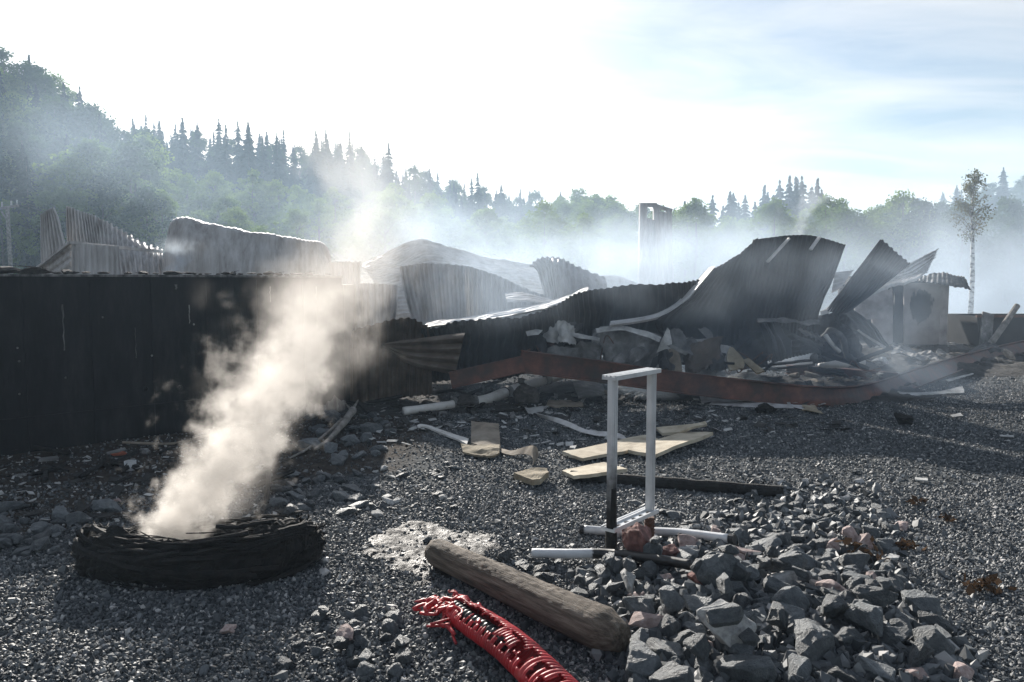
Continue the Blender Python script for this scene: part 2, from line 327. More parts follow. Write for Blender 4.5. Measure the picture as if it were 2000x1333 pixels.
def spruce(seed, h=14.0, wide=0.215):
    rng = np.random.default_rng(seed); C, A, B = [], [], []
    z = 0.10 * h
    while z < h * 0.985:
        L = wide * h * (1 - z / h) ** 1.05 * rng.uniform(.6, 1.25) + 0.05
        nb = int(rng.integers(7, 11)); t0 = rng.uniform(0, 6.28)
        for k in range(nb):
            th = t0 + 6.283 * k / nb + rng.uniform(-.3, .3); l = L * rng.uniform(.65, 1.12)
            if rng.random() < 0.07: continue
            dv = np.array([math.cos(th), math.sin(th), 0]); sd = np.array([-dv[1], dv[0], 0])
            ns = max(2, int(l / 0.26))
            for s in range(ns):
                f = (s + .6) / ns
                c = dv * l * f + np.array([0, 0, z + .06*l - .42*l*f*f])
                w = (0.26 * (1 - f) + 0.09) * rng.uniform(.6, 1.25) * (.45 + .55 * min(1, l / 1.2))
                aa = dv * l / ns * .8 + np.array([0, 0, -.13*rng.uniform(.3, 1.6)])
                C.append(c); A.append(aa); B.append((sd * w + np.array([0, 0, rng.uniform(-.16, .04)])))
                C.append(c + np.array([0, 0, -.12])); A.append(aa * 1.15); B.append(sd * w * rng.uniform(-.5, .5) + np.array([0, 0, w * rng.uniform(.7, 1.3)]))
        z += h * rng.uniform(.022, .038)
    C, A, B = map(np.array, (C, A, B))
    q = np.stack([C - A - B*.3, C - B + np.array([0, 0, -.05]), C + A*1.2, C + B + np.array([0, 0, -.05])], 1).reshape(-1, 3)
    f = np.arange(len(C)*4).reshape(-1, 4)
    tp = [tube([(0, 0, -.3), (0, 0, .5*h), (0, 0, .99*h)], [.013*h, .008*h, .0015*h], 7)]
    return (q, f), join(tp)
def tree_kind(name, maker, leaf, bark, seeds, **kw):
    out = []
    for s in seeds:
        (cv, cf), (tv, tf) = maker(s, **kw)
        c = mesh_of(name + '_crown', cv, cf); c.materials.append(leaf)
        t = mesh_of(name + '_trunk', tv, tf, True); t.materials.append(bark); out.append((c, t))
    return out
K_broad = tree_kind('broadleaf', broadleaf, M['leaf'], M['bark'], (1, 2, 3, 4), h=9.0)
K_bush = tree_kind('willow', broadleaf, M['leaf'], M['bark'], (11, 12, 13), h=9.0, wide=.46, nclump=95, per=80, low=.02)
K_dark = tree_kind('darkleaf', broadleaf, M['leaf_dark'], M['bark'], (21, 22, 23), h=9.0, wide=.26, nclump=75, per=70)
K_spruce = tree_kind('spruce', spruce, M['needle'], M['bark'], (31, 32, 33, 34, 35, 36), h=14.0, wide=.25)
K_spruce_n = tree_kind('narrow_spruce', spruce, M['needle'], M['bark'], (41, 42), h=14.0, wide=.20)
def plant(kind, name, x, y, h, h0, label, cat, group, rng, wscale=1.0):
    c, t = kind[rng.randrange(len(kind))]
    e = thing(name, label, cat, (x, y, gh(x, y) - .1), group)
    s = h / h0; e.scale = (s * wscale, s * wscale, s); e.rotation_euler = (rng.uniform(-.03, .03), rng.uniform(-.03, .03), rng.uniform(0, 6.28))
    for nm, me in (('crown', c), ('trunk', t)):
        o = bpy.data.objects.new(nm, me); col.objects.link(o); o.parent = e
    return e
rng = random.Random(5)
def pol(px, r):
    a = math.atan((px - 1000) / FPX); return r * math.sin(a), r * math.cos(a)
def spots(n, p0, p1, r0, r1, mind, rg):
    out = []
    for _ in range(n * 30):
        if len(out) >= n: break
        x, y = pol(rg.uniform(p0, p1), math.sqrt(rg.uniform(r0*r0, r1*r1)))
        if all((x-a)**2 + (y-b)**2 > mind*mind for a, b in out): out.append((x, y))
    return out
# left hill
for x, y in spots(105, -90, 300, 64, 116, 2.2, rng):
    if rng.random() < .3: plant(K_spruce, 'spruce_tree', x, y, rng.uniform(8, 12), 14, 'dark spruce standing among leafy trees on the steep wooded hill', 'tree', 'spruces on the steep hill', rng)
    else: plant(K_dark if rng.random() < .75 else K_broad, 'leafy_tree', x, y, rng.uniform(7.5, 11), 9, 'dark green leafy tree on the steep wooded hill', 'tree', 'leafy trees on the steep hill', rng, 1.15)
# ridge of spruces
for x, y in spots(185, 265, 1130, 118, 152, 1.9, rng):
    plant(K_spruce if rng.random() < .6 else K_spruce_n, 'spruce_tree', x, y, rng.uniform(7.5, 12.5), 14, 'tall dark spruce on the ridge beyond the willows', 'tree', 'spruces along the ridge', rng)
for x, y in spots(30, 280, 1120, 122, 150, 4, rng):
    plant(K_dark, 'leafy_tree', x, y, rng.uniform(8, 11), 9, 'rounded tall leafy tree between spruces on the ridge', 'tree', 'leafy trees on the ridge', rng)
# pale willows at the foot of the slope
for x, y in spots(75, -60, 760, 62, 98, 3.4, rng):
    plant(K_bush if rng.random() < .7 else K_broad, 'willow_tree', x, y, rng.uniform(5, 7.6) * (1 if x < -25 else .9), 9, 'light green bushy willow at the foot of the spruce slope', 'tree', 'willows at the slope foot', rng)
for x, y in spots(48, 740, 1330, 62, 98, 3.2, rng):
    plant(K_bush if rng.random() < .6 else K_broad, 'willow_tree', x, y, rng.uniform(5, 8.2), 9, 'pale green bushy tree in drifting smoke behind the collapsed roof', 'tree', 'smoky trees behind the collapsed roof', rng)
for x, y in spots(26, 1090, 1330, 92, 112, 2.5, rng):
    plant(K_broad, 'leafy_tree', x, y, rng.uniform(9, 11.5), 9, 'hazy leafy tree behind the burnt tower', 'tree', 'leafy trees behind the tower', rng)
# spruces over the peaked roof sheet
for px, py in [(1312, 410), (1335, 392), (1362, 398), (1384, 382), (1405, 404), (1420, 374), (1432, 380), (1452, 386), (1467, 398), (1484, 370), (1498, 384), (1515, 360), (1532, 352), (1542, 360),
               (1552, 354), (1566, 352), (1588, 358), (1603, 380), (1350, 412), (1440, 400), (1500, 392), (1575, 372)]:
    r_ = rng.uniform(84, 100); x, y = pol(px, r_)
    plant(K_spruce, 'spruce_tree', x, y, CAM_H + (HOR - py) / FPX * y, 14, 'pointed spruce in the row behind the peaked dark roof sheet', 'tree', 'spruces behind the peaked roof', rng, 1.25)
for x, y in spots(46, 1290, 1800, 62, 92, 2.6, rng):
    px = 1000 + FPX * x / y
    plant(K_broad if rng.random() < .6 else K_bush, 'leafy_tree', x, y, rng.uniform(6, 8.2) if px < 1580 else rng.uniform(6.8, 8.8), 9, 'mid green leafy tree behind the roof wreck and hut', 'tree', 'leafy trees behind the hut', rng)
for x, y in spots(30, 1780, 2080, 60, 95, 2.6, rng):
    plant(K_dark, 'leafy_tree', x, y, rng.uniform(5.5, 8.0), 9, 'dark green leafy tree behind the white-stemmed birch', 'tree', 'leafy trees behind the birch', rng)
for x, y in spots(70, 1640, 2120, 180, 262, 5, rng):
    plant(K_dark if rng.random() < .6 else K_spruce, 'forest_tree', x, y, rng.uniform(7.5, 10), 10, 'small far tree on the distant wooded hill', 'tree', 'trees on the distant hill', rng, 1.3)
# birch
def birch():
    base = W(1894, 640, 30); base.z = gh(base.x, base.y)
    top = W(1890, 340, 30)
    h = top.z - base.z; rg = np.random.default_rng(77)
    e = thing('birch_tree', 'slender birch with white stem and sparse yellowish leaves beside the hut', 'tree', base)
    st = [base + Vector((0, 0, -.1)), base + Vector((.02, 0, .3*h)), base + Vector((-.05, 0, .6*h)), base + Vector((-.12, 0, .8*h)), base + Vector((-.05, 0, h))]
    v, f = tube(st, [.10, .085, .06, .04, .012], 9); parts = [(v, f)]
    mk('trunk', v, f, M['birch_bark'], e, True)
    C = []; br = []
    for i in range(46):
        t = rg.uniform(.42, .98) ** .7; z = h * t; th = rg.uniform(0, 6.28); L = rg.uniform(.35, .95) * (1.12 - t) * 1.7 * sm(.35, .72, t) + .12
        o = base + Vector((-.1 * t, 0, z)); m_ = o + Vector((math.cos(th)*L*.6, math.sin(th)*L*.6, L*.75)); q = o + Vector((math.cos(th)*L, math.sin(th)*L, L*.9))
        br.append(tube([o, m_, q], [.016, .009, .003], 4))
        for k in range(int(rg.integers(24, 60))):
            f_ = rg.uniform(.3, 1.1); pnt = o.lerp(m_, f_*2) if f_ < .5 else m_.lerp(q, f_*2-1)
            C.append(np.array(pnt) + rg.normal(size=3) * .10 + np.array([0, 0, -.08]))
    v, f = join(br); mk('limbs', v, f, M['bark'], e)
    C = np.array(C); v, f = cards(C, rg.uniform(.025, .055, len(C)), rg); mk('crown', v, f, M['leaf_birch'], e)
birch()

# ------------------------------------------------------------------ gravel: loose crushed stone, instanced on points
def gravel_obj(name, pts, scl, idx, m, label, cat, seed0=0):
    me = bpy.data.meshes.new(name); n = len(pts)
    me.vertices.add(n); me.vertices.foreach_set('co', np.asarray(pts, dtype=np.float32).ravel())
    rg = np.random.default_rng(seed0)
    for nm, ty, dat in (('rot', 'FLOAT_VECTOR', rg.uniform(0, 6.283, (n, 3))), ('scl', 'FLOAT_VECTOR', scl)):
        a = me.attributes.new(nm, ty, 'POINT'); a.data.foreach_set('vector', np.asarray(dat, dtype=np.float32).ravel())
    a = me.attributes.new('idx', 'INT', 'POINT'); a.data.foreach_set('value', np.asarray(idx, dtype=np.int32))
    me.materials.append(m); me.update()
    o = bpy.data.objects.new(name, me); col.objects.link(o)
    ng = bpy.data.node_groups.new(name + '_nodes', 'GeometryNodeTree')
    ng.interface.new_socket('Geometry', in_out='INPUT', socket_type='NodeSocketGeometry'); ng.interface.new_socket('Geometry', in_out='OUTPUT', socket_type='NodeSocketGeometry')
    N, L = ng.nodes, ng.links
    gi, go = N.new('NodeGroupInput'), N.new('NodeGroupOutput'); jn = N.new('GeometryNodeJoinGeometry')
    for k in range(7):
        ico = N.new('GeometryNodeMeshIcoSphere'); ico.inputs['Radius'].default_value = 0.5; ico.inputs['Subdivisions'].default_value = 1
        rv = N.new('FunctionNodeRandomValue'); rv.data_type = 'FLOAT_VECTOR'; rv.inputs[0].default_value = (-.24,) * 3; rv.inputs[1].default_value = (.24,) * 3
        rv.inputs['Seed'].default_value = seed0 * 31 + k
        sp_ = N.new('GeometryNodeSetPosition'); L.new(ico.outputs['Mesh'], sp_.inputs['Geometry']); L.new(rv.outputs[0], sp_.inputs['Offset'])
        ch = N.new('GeometryNodeConvexHull'); L.new(sp_.outputs[0], ch.inputs[0])
        smt = N.new('GeometryNodeSetMaterial'); smt.inputs['Material'].default_value = m; L.new(ch.outputs[0], smt.inputs['Geometry'])
        g2 = N.new('GeometryNodeGeometryToInstance'); L.new(smt.outputs[0], g2.inputs[0]); L.new(g2.outputs[0], jn.inputs[0])
    def at(nm, ty):
        q = N.new('GeometryNodeInputNamedAttribute'); q.data_type = ty; q.inputs['Name'].default_value = nm
        return [s for s in q.outputs if s.enabled and s.name == 'Attribute'][0]
    ip = N.new('GeometryNodeInstanceOnPoints'); ip.inputs['Pick Instance'].default_value = True
    er = N.new('FunctionNodeEulerToRotation'); L.new(at('rot', 'FLOAT_VECTOR'), er.inputs[0])
    L.new(gi.outputs[0], ip.inputs['Points']); L.new(jn.outputs[0], ip.inputs['Instance']); L.new(at('idx', 'INT'), ip.inputs['Instance Index'])
    L.new(er.outputs[0], ip.inputs['Rotation']); L.new(at('scl', 'FLOAT_VECTOR'), ip.inputs['Scale']); L.new(ip.outputs[0], go.inputs[0])
    md = o.modifiers.new('scatter', 'NODES'); md.node_group = ng
    tag(o, label, cat, kind='stuff'); return o
def gravel_mat():
    m = bpy.data.materials.new('crushed_stone'); m.use_nodes = True
    n, l = m.node_tree.nodes, m.node_tree.links; b = n['Principled BSDF']
    oi = n.new('ShaderNodeObjectInfo'); rp = n.new('ShaderNodeValToRGB'); e = rp.color_ramp.elements
    st = [(0.0, (0.027, 0.031, 0.035)), (0.35, (0.058, 0.065, 0.071)), (0.7, (0.115, 0.124, 0.13)), (0.9, (0.19, 0.195, 0.195)), (0.96, (0.34, 0.335, 0.325)), (1.0, (0.45, 0.43, 0.415))]
    while len(e) < len(st): e.new(.5)
    for i, (p_, c_) in enumerate(st): e[i].position = p_; e[i].color = (*c_, 1)
    l.new(oi.outputs['Random'], rp.inputs[0]); l.new(rp.outputs[0], b.inputs['Base Color'])
    b.inputs['Roughness'].default_value = 0.62
    return m
M['gravel'] = gravel_mat()
def soil_mask(x, y):
    """1 where the burnt soil strip lies in front of the wall"""
    q = .707 * x - .707 * y + .9 * n3(x * .9, y * .9, 5)
    return (1 - sm(-6.1, -5.6, q)) * (1 - sm(-1.1, -.6, x + .5 * n3(x, y, 2)))
WET = (G(880, 1070), 0.55)
def scatter_gravel():
    rg = np.random.default_rng(9); P_, S_ = [], []
    def add(n, y0, y1, s0, s1, keep_soil):
        yy = np.sqrt(rg.uniform(y0*y0, y1*y1, n)); xx = rg.uniform(-.76, .76, n) * yy + rg.uniform(-.3, .3, n)
        for x, y in zip(xx, yy):
            if rg.random() > keep_soil and rg.random() < soil_mask(x, y): continue
            s = s0 + (s1 - s0) * (.45 * rg.random() if rg.random() < .86 else rg.random())
            if rg.random() < .012: s *= 1.8
            P_.append((x, y, gh(x, y) + s * .12)); S_.append((s, s * rg.uniform(.6, .95), s * rg.uniform(.35, .7)))
    add(125000, 2.6, 6.5, .012, .040, .22); add(100000, 6.5, 13, .018, .040, .2); add(36000, 13, 24, .026, .055, .3)
    n = len(P_)
    gravel_obj('gravel', P_, np.array(S_), rg.integers(0, 7, n), M['gravel'], 'dark blue-grey crushed stone gravel covering the yard', 'gravel', 1)
scatter_gravel()
# ------------------------------------------------------------------ surfaces
def cr1(p, t):
    """Catmull-Rom through a list of points, t in 0..1"""
    n = len(p) - 1
    if n == 1: return p[0].lerp(p[1], t)
    s = min(n - 1e-6, max(0, t * n)); i = int(s); u = s - i
    a, b, c, d = p[max(i-1, 0)], p[i], p[i+1], p[min(i+2, n)]
    return 0.5 * ((2*b) + (c-a)*u + (2*a-5*b+4*c-d)*u*u + (3*b-a-3*c+d)*u**3)
def trap(w):
    w = w % 1.0
    return 1.0 if w < .3 else (1 - (w-.3)/.2*2 if w < .5 else (-1.0 if w < .8 else -1 + (w-.8)/.2*2))
def patch(grid, nu, nv, waves=0, amp=0.0, axis='u', th=0.004, rag=0.0, buckle=0.0, bscale=2.0, seed=0, shape='trap', fringe=0.0):
    """sheet through a grid of control points; corrugation ridges run along v (axis 'u' waves) or along u"""
    g = [[P(q) for q in row] for row in grid]
    if waves: nu, nv = (max(nu, int(waves * 8)), nv) if axis == 'u' else (nu, max(nv, int(waves * 8)))
    def S(u, v): return cr1([cr1(row, u) for row in g], v)
    top, nor = [], []
    for j in range(nv + 1):
        for i in range(nu + 1):
            u, v = i / nu, j / nv
            if rag:
                a = rag * abs(n3(u * 9, seed, 1.5)) + fringe * abs(n3(u * 40, seed, 9.5)); b = rag * abs(n3(u * 9, seed, 4.5)); v = a + (1 - a - b) * v
                a = rag * abs(n3(v * 7, seed, 2.5)) * .6; b = rag * abs(n3(v * 7, seed, 6.5)) * .6; u = a + (1 - a - b) * u
            p = S(u, v); e = 1e-3
            du = S(min(1, u+e), v) - S(max(0, u-e), v); dv = S(u, min(1, v+e)) - S(u, max(0, v-e)); nn = du.cross(dv)
            nn = nn.normalized() if nn.length > 1e-12 else Vector((0, -1, 0))
            if waves:
                w = (i / nu if axis == 'u' else j / nv) * waves; p = p + nn * amp * (trap(w) if shape == 'trap' else math.sin(6.2832 * w))
            if buckle: p = p + nn * buckle * (n3(p.x * bscale + seed, p.y * bscale, p.z * bscale) + .5 * n3(p.x * bscale * 3 + seed, p.y * bscale * 3, p.z * bscale * 3))
            top.append(p); nor.append(nn)
    m = nu + 1; V = top + [p - n_ * th for p, n_ in zip(top, nor)]; N0 = len(top); F = []
    for j in range(nv):
        for i in range(nu):
            a, b, c, d = j*m+i, j*m+i+1, (j+1)*m+i+1, (j+1)*m+i
            F.append((a, b, c, d)); F.append((N0+d, N0+c, N0+b, N0+a))
    for i in range(nu): F.append((i+1, i, N0+i, N0+i+1)); F.append((nv*m+i, nv*m+i+1, N0+nv*m+i+1, N0+nv*m+i))
    for j in range(nv): F.append((j*m, (j+1)*m, N0+(j+1)*m, N0+j*m)); F.append(((j+1)*m+nu, j*m+nu, N0+j*m+nu, N0+(j+1)*m+nu))
    return V, F
_sn = [0]
def sheet(label, grid, waves, amp, m, axis='u', nu=10, nv=18, parent=None, name='corrugated_sheet', cat='metal sheet', group=None, **kw):
    _sn[0] += 1; kw.setdefault('seed', _sn[0] * 1.37)
    v, f = patch(grid, nu, nv, waves, amp, axis, **kw)
    o = mk(name, v, f, m, parent)
    if parent is None: tag(o, label, cat, group)
    return o
def obox(c, ax, ay, az):
    """box from a centre and three half-axis vectors"""
    c, ax, ay, az = map(Vector, (c, ax, ay, az))
    V = [c + ax*i + ay*j + az*k for k in (-1, 1) for j in (-1, 1) for i in (-1, 1)]
    return V, [(0, 2, 3, 1), (4, 5, 7, 6), (0, 1, 5, 4), (1, 3, 7, 5), (3, 2, 6, 7), (2, 0, 4, 6)]
def bar(a, b, w, h, up=(0, 0, 1)):
    a, b = Vector(a), Vector(b); d = b - a; s = d.cross(Vector(up))
    if s.length < 1e-6: s = d.cross(Vector((0, 1, 0)))
    s.normalize(); u = s.cross(d).normalized()
    return obox((a+b)/2, d/2, s*w/2, u*h/2)
def sweep(path, prof, twist=None, nsub=6, closed_prof=True):
    """extrude a closed 2-D profile along a curved path (z-up frame, optional twist per control point)"""
    pts = [cr1(path, i / (nsub*(len(path)-1))) for i in range(nsub*(len(path)-1)+1)]; n = len(pts); V, F = [], []; k = len(prof)
    for i, p in enumerate(pts):
        d = (pts[min(i+1, n-1)] - pts[max(i-1, 0)]).normalized(); s = d.cross(Vector((0, 0, 1))).normalized(); u = s.cross(d)
        tw = 0.0 if twist is None else float(np.interp(i/(n-1), np.linspace(0, 1, len(twist)), twist))
        c, q = math.cos(tw), math.sin(tw)
        for (a, b) in prof: V.append(p + s*(a*c - b*q) + u*(a*q + b*c))
    for i in range(n-1):
        for j in range(k): F.append((i*k+j, i*k+(j+1) % k, (i+1)*k+(j+1) % k, (i+1)*k+j))
    F.append(tuple(range(k))[::-1]); F.append(tuple((n-1)*k+j for j in range(k)))
    return V, F
def iprof(h, w, t):
    a, b = w/2, h/2
    return [(-a, -b), (a, -b), (a, -b+t), (t/2, -b+t), (t/2, b-t), (a, b-t), (a, b), (-a, b), (-a, b-t), (-t/2, b-t), (-t/2, -b+t), (-a, -b+t)]
def hull_rock(seed, n=16, sq=(1, 1, 1), bev=0.035, rough=0.0, sub=1):
    rg = random.Random(seed); bm = bmesh.new()
    for _ in range(n):
        v = Vector((rg.gauss(0, 1), rg.gauss(0, 1), rg.gauss(0, 1))).normalized() * rg.uniform(.78, 1.0)
        bm.verts.new((v.x*sq[0]*.5, v.y*sq[1]*.5, v.z*sq[2]*.5))
    r = bmesh.ops.convex_hull(bm, input=bm.verts[:])
    bmesh.ops.delete(bm, geom=[g for g in r['geom_interior'] if isinstance(g, bmesh.types.BMVert)], context='VERTS')
    bmesh.ops.dissolve_limit(bm, angle_limit=R(9), verts=bm.verts[:], edges=bm.edges[:])
    if bev: bmesh.ops.bevel(bm, geom=bm.edges[:], offset=bev, segments=1, affect='EDGES', profile=.5)
    if rough:
        for _ in range(sub):
            bmesh.ops.triangulate(bm, faces=bm.faces[:]); bmesh.ops.subdivide_edges(bm, edges=[e for e in bm.edges if e.calc_length() > .09], cuts=1)
        bm.normal_update()
        for v in bm.verts: v.co += v.normal * (rough * n3(v.co.x*5 + seed, v.co.y*5, v.co.z*5) + rough*.55*n3(v.co.x*13 + seed, v.co.y*13, v.co.z*13))
    me = bpy.data.meshes.new('rock'); bm.to_mesh(me); bm.free(); return me
# ------------------------------------------------------------------ burnt concrete wall
WA, WB = G(0, 890), G(672, 803)
wdir = (WB - WA).normalized(); wn_ = Vector((wdir.y, -wdir.x, 0))          # towards the yard
WT = 1.80
wall = thing('concrete_wall', 'soot-blackened concrete foundation wall behind the smoking coil', 'wall', WA - wdir*2.2)
def wall_body():
    L0 = WA - wdir * 2.2; L = (WB - L0).length; nu, nv = 90, 24; V, F = [], []
    for j in range(nv+1):
        for i in range(nu+1):
            p = L0 + wdir * (L*i/nu); z = -.1 + (WT+.1) * j/nv
            V.append(p + Vector((0, 0, z)) + wn_ * (.006*n3(i*.21, j*.35, 2) + .003*n3(i*.8, j*.9, 5)))
    N0 = len(V); V += [v - wn_*.26 for v in V]; m = nu+1
    for j in range(nv):
        for i in range(nu):
            a, b, c, d = j*m+i, j*m+i+1, (j+1)*m+i+1, (j+1)*m+i; F += [(a, b, c, d), (N0+d, N0+c, N0+b, N0+a)]
    for i in range(nu): F += [(nv*m+i, nv*m+i+1, N0+nv*m+i+1, N0+nv*m+i)]
    for j in range(nv): F += [((j+1)*m+nu, j*m+nu, N0+j*m+nu, N0+(j+1)*m+nu), (j*m, (j+1)*m, N0+(j+1)*m, N0+j*m)]
    return V, F
v, f = wall_body(); mk('wall_face', v, f, M['concrete'], wall)
def on_wall(px, z=None, py=None, off=0.0):
    cx = (px - 1000) / FPX; t = (WA.x*wdir.y - WA.y*wdir.x) / (cx*wdir.y*1.0 - wdir.x*1.0) if True else 0
    p = Vector((cx*t, t, 0)) + wn_*off
    p.z = W(px, py, p.y).z if py is not None else z
    return p
a_, b_ = WA - wdir*2.2 - wn_*.13, WB - wn_*.13
v, f = bar(a_ + Vector((0, 0, WT+.012)), b_ + Vector((0, 0, WT+.012)), .30, .024); mk('coping', v, f, M['concrete_pale'], wall)
# return wall at the far end
v, f = bar(WB + Vector((-.13, .13, .85)), WB + Vector((-.13, .13, .85)) + Vector((-.5, 5, 0)), .24, 1.7); mk('return_wall', v, f, M['concrete'], wall)
for px, py in [(277, 760), (346, 757), (30, 680), (32, 706), (122, 738), (455, 735), (377, 634), (293, 695), (540, 700), (545, 640), (200, 620), (30, 770)]:
    p = on_wall(px, py=py, off=.008); r = .034 if py in (760, 757) else .012; ring = []
    V, F = [], []
    for rr, oo in ((r, 0), (r*.8, .01), (r*.55, .002)):
        for k in range(14):
            t = 6.2832*k/14; V.append(p + wdir*rr*math.cos(t) + Vector((0, 0, rr*math.sin(t))) + wn_*oo)
    for q in range(2):
        for k in range(14): F.append((q*14+k, q*14+(k+1) % 14, (q+1)*14+(k+1) % 14, (q+1)*14+k))
    F.append(tuple(28+k for k in range(14)))
    mk('tie_hole', V, F, M['concrete'] if r > .02 else M['concrete_pale'], wall)
# pale lime runs and the spalled strip along the foot of the wall
for px, y0, y1, w in [(122, 595, 685, .012), (369, 596, 632, .012), (262, 640, 700, .005), (528, 560, 590, .012), (345, 556, 566, .02), (618, 560, 640, .014)]:
    V, F = [], []; n = 16
    for i in range(n+1):
        py = y0 + (y1-y0)*i/n; c = on_wall(px + 2.2*n3(px, i*.4, 1), py=py, off=.010); ww = w*(.5 + .6*abs(n3(px*.3, i*.7, 3)))*(1 - .4*i/n)
        V += [c - wdir*ww, c + wn_*.003, c + wdir*ww]
    for i in range(n): F += [(3*i, 3*i+1, 3*i+4, 3*i+3), (3*i+1, 3*i+2, 3*i+5, 3*i+4)]
    mk('lime_run', V, F, M['concrete_pale'], wall)
V, F = [], []; n = 60
for i in range(n+1):
    px = 400 + 272*i/n; c = on_wall(px, z=-.05, off=.011); hh = .05 + (.24*sm(0, 1, i/n)) * (.55 + .9*abs(n3(i*.9, 0, 4))) + .03*n3(i*2.3, 1, 1)
    V += [c, c + Vector((0, 0, hh))]
for i in range(n): F.append((2*i, 2*i+2, 2*i+3, 2*i+1))
mk('spalled_strip', V, F, M['concrete_pale'], wall)
for k in range(9):                      # formwork seams: fins of concrete left between the shutter boards
    p0 = WA - wdir*1.6 + wdir*(.62*k) + wn_*.010; v, f = bar(p0 + Vector((0, 0, .0)), p0 + Vector((.0, 0, WT - .03)), .006, .012, wn_); mk('formwork_seam', v, f, M['concrete'], wall)
v, f = bar(WA - wdir*2.1 + wn_*.010 + Vector((0, 0, .36)), WB + wn_*.010 + Vector((0, 0, .36)), .012, .008); mk('formwork_seam', v, f, M['concrete'], wall)
# rubble lying on top of the wall
rgw = random.Random(4)
TOPM = [hull_rock(900+i, 12, (1, .8, .5), .04, .06) for i in range(5)]
for me in TOPM: me.materials.append(M['rubble'])
for i, px in enumerate([5, 22, 40, 60, 72, 98, 118, 142, 150, 176, 214, 262, 290, 300, 318, 345, 362, 375, 392, 405, 418, 440, 455, 470, 482, 500, 520, 540, 556, 575, 584, 596, 612, 622, 634, 648]):
    p = on_wall(px, z=WT+.03, off=-.13 + rgw.uniform(-.06, .06)); o = bpy.data.objects.new('rubble_chunk', TOPM[i % 5]); col.objects.link(o)
    s = rgw.uniform(.07, .19) * (1.7 if px < 90 else 1); o.location = p + Vector((0, 0, s*.10)); o.scale = (s*rgw.uniform(1, 1.9), s, s*rgw.uniform(.4, .9)); o.rotation_euler = (0, 0, rgw.uniform(0, 6))
    tag(o, 'charred rubble chunk lying on top of the black concrete wall', 'rubble', 'rubble on the wall top')
# ------------------------------------------------------------------ collapsed zinc roofing behind the wall
sheet('narrow torn corrugated strip standing upright beside the taller fan sheet', [[(79, 420, 13.5), (93, 411, 13.5), (105, 405, 13.5)], [(80, 470, 13.5), (98, 470, 13.4), (122, 455, 13.4)], [(83, 600, 13.4), (110, 600, 13.3), (150, 600, 13.3)]], 8, .02, M['zinc'], rag=.03, buckle=.02)
sheet('tall corrugated sheet fanning down from an upright torn edge', [[(129, 402, 14), (160, 412, 14), (195, 425, 14), (250, 457, 14.2), (318, 492, 14.5)], [(131, 480, 13.9), (170, 490, 13.7), (205, 500, 13.7), (258, 512, 13.6), (320, 520, 13.8)], [(132, 620, 13.8), (180, 620, 13.5), (225, 620, 13.4), (272, 620, 13.3), (325, 620, 13.4)]], 24, .022, M['zinc'], nv=22, rag=.03, buckle=.03, fringe=.03)
cb_ = thing('cladding_box', 'low pitched box of ribbed cladding with a ridge flashing behind the wall', 'cladding', W(180, 540, 12.2) + Vector((0, 0, -.6)))
sheet('', [[(139, 474, 12.2), (185, 478, 12.2), (232, 481, 12.2)], [(139, 640, 12.1), (185, 640, 12.1), (234, 640, 12.1)]], 9, .014, M['zinc'], parent=cb_, name='front_panel', rag=.01, buckle=.012)
sheet('', [[(138, 475, 12.25), (102, 505, 12.8), (64, 532, 13.2)], [(139, 640, 12.15), (100, 640, 12.7), (60, 640, 13.1)]], 9, .014, M['zinc'], axis='v', parent=cb_, name='side_panel', rag=.01, buckle=.012)
v, f = bar(W(136, 474, 12.15), W(318, 492, 12.9), .07, .05); mk('ridge_flashing', v, f, M['zinc'], cb_)
v, f = bar(W(138, 473, 12.15), W(64, 531, 13.15), .05, .04); mk('edge_flashing', v, f, M['zinc'], cb_)
sheet('long curled corrugated roof sheet rolled over above the black wall',
      [[(330, 500, 14.6), (356, 452, 14.6), (450, 464, 14.6), (550, 482, 14.5), (612, 492, 14.5), (632, 500, 14.6)],
       [(325, 476, 13.9), (349, 427, 13.7), (450, 446, 13.7), (550, 464, 13.6), (616, 472, 13.6), (638, 482, 13.9)],
       [(320, 500, 13.7), (341, 450, 13.52), (450, 466, 13.5), (550, 482, 13.45), (622, 488, 13.45), (643, 505, 13.7)],
       [(317, 540, 13.6), (337, 520, 13.4), (450, 525, 13.35), (550, 530, 13.35), (626, 530, 13.35), (646, 545, 13.6)],
       [(318, 640, 13.6), (337, 640, 13.35), (450, 640, 13.3), (550, 640, 13.3), (628, 640, 13.3), (648, 640, 13.6)]], 40, .004, M['zinc'], nv=34, rag=.012, buckle=.05, bscale=1.6)
sheet('short upright corrugated sheet beside the end of the curled sheet', [[(641, 513, 13.4), (672, 510, 13.3), (704, 511, 13.4)], [(646, 700, 13.3), (675, 700, 13.2), (704, 700, 13.3)]], 7, .016, M['zinc'], rag=.02, buckle=.02)
sheet('smoke-stained corrugated sheet standing just past the wall end', [[(668, 560, 12), (720, 553, 11.9), (778, 558, 12)], [(672, 610, 11.9), (722, 610, 11.8), (775, 612, 11.9)], [(676, 720, 11.8), (720, 720, 11.7), (752, 720, 11.9)]], 9, .018, M['zinc'], rag=.02, buckle=.03)
sheet('pale ridged roof slope sagging to a peak in the smoke', [[(703, 516, 17), (760, 492, 17.2), (818, 468, 17.4), (880, 484, 17.6), (960, 506, 17.8), (1095, 526, 18.2)], [(735, 560, 16), (790, 545, 16.2), (838, 520, 16.3), (900, 530, 16.4), (975, 545, 16.6), (1095, 556, 17)], [(775, 640, 15), (810, 640, 15), (855, 640, 15), (910, 640, 15), (990, 640, 15.2), (1095, 640, 15.6)]], 26, .022, M['zinc_light'], axis='v', nu=50, rag=.02, buckle=.04)
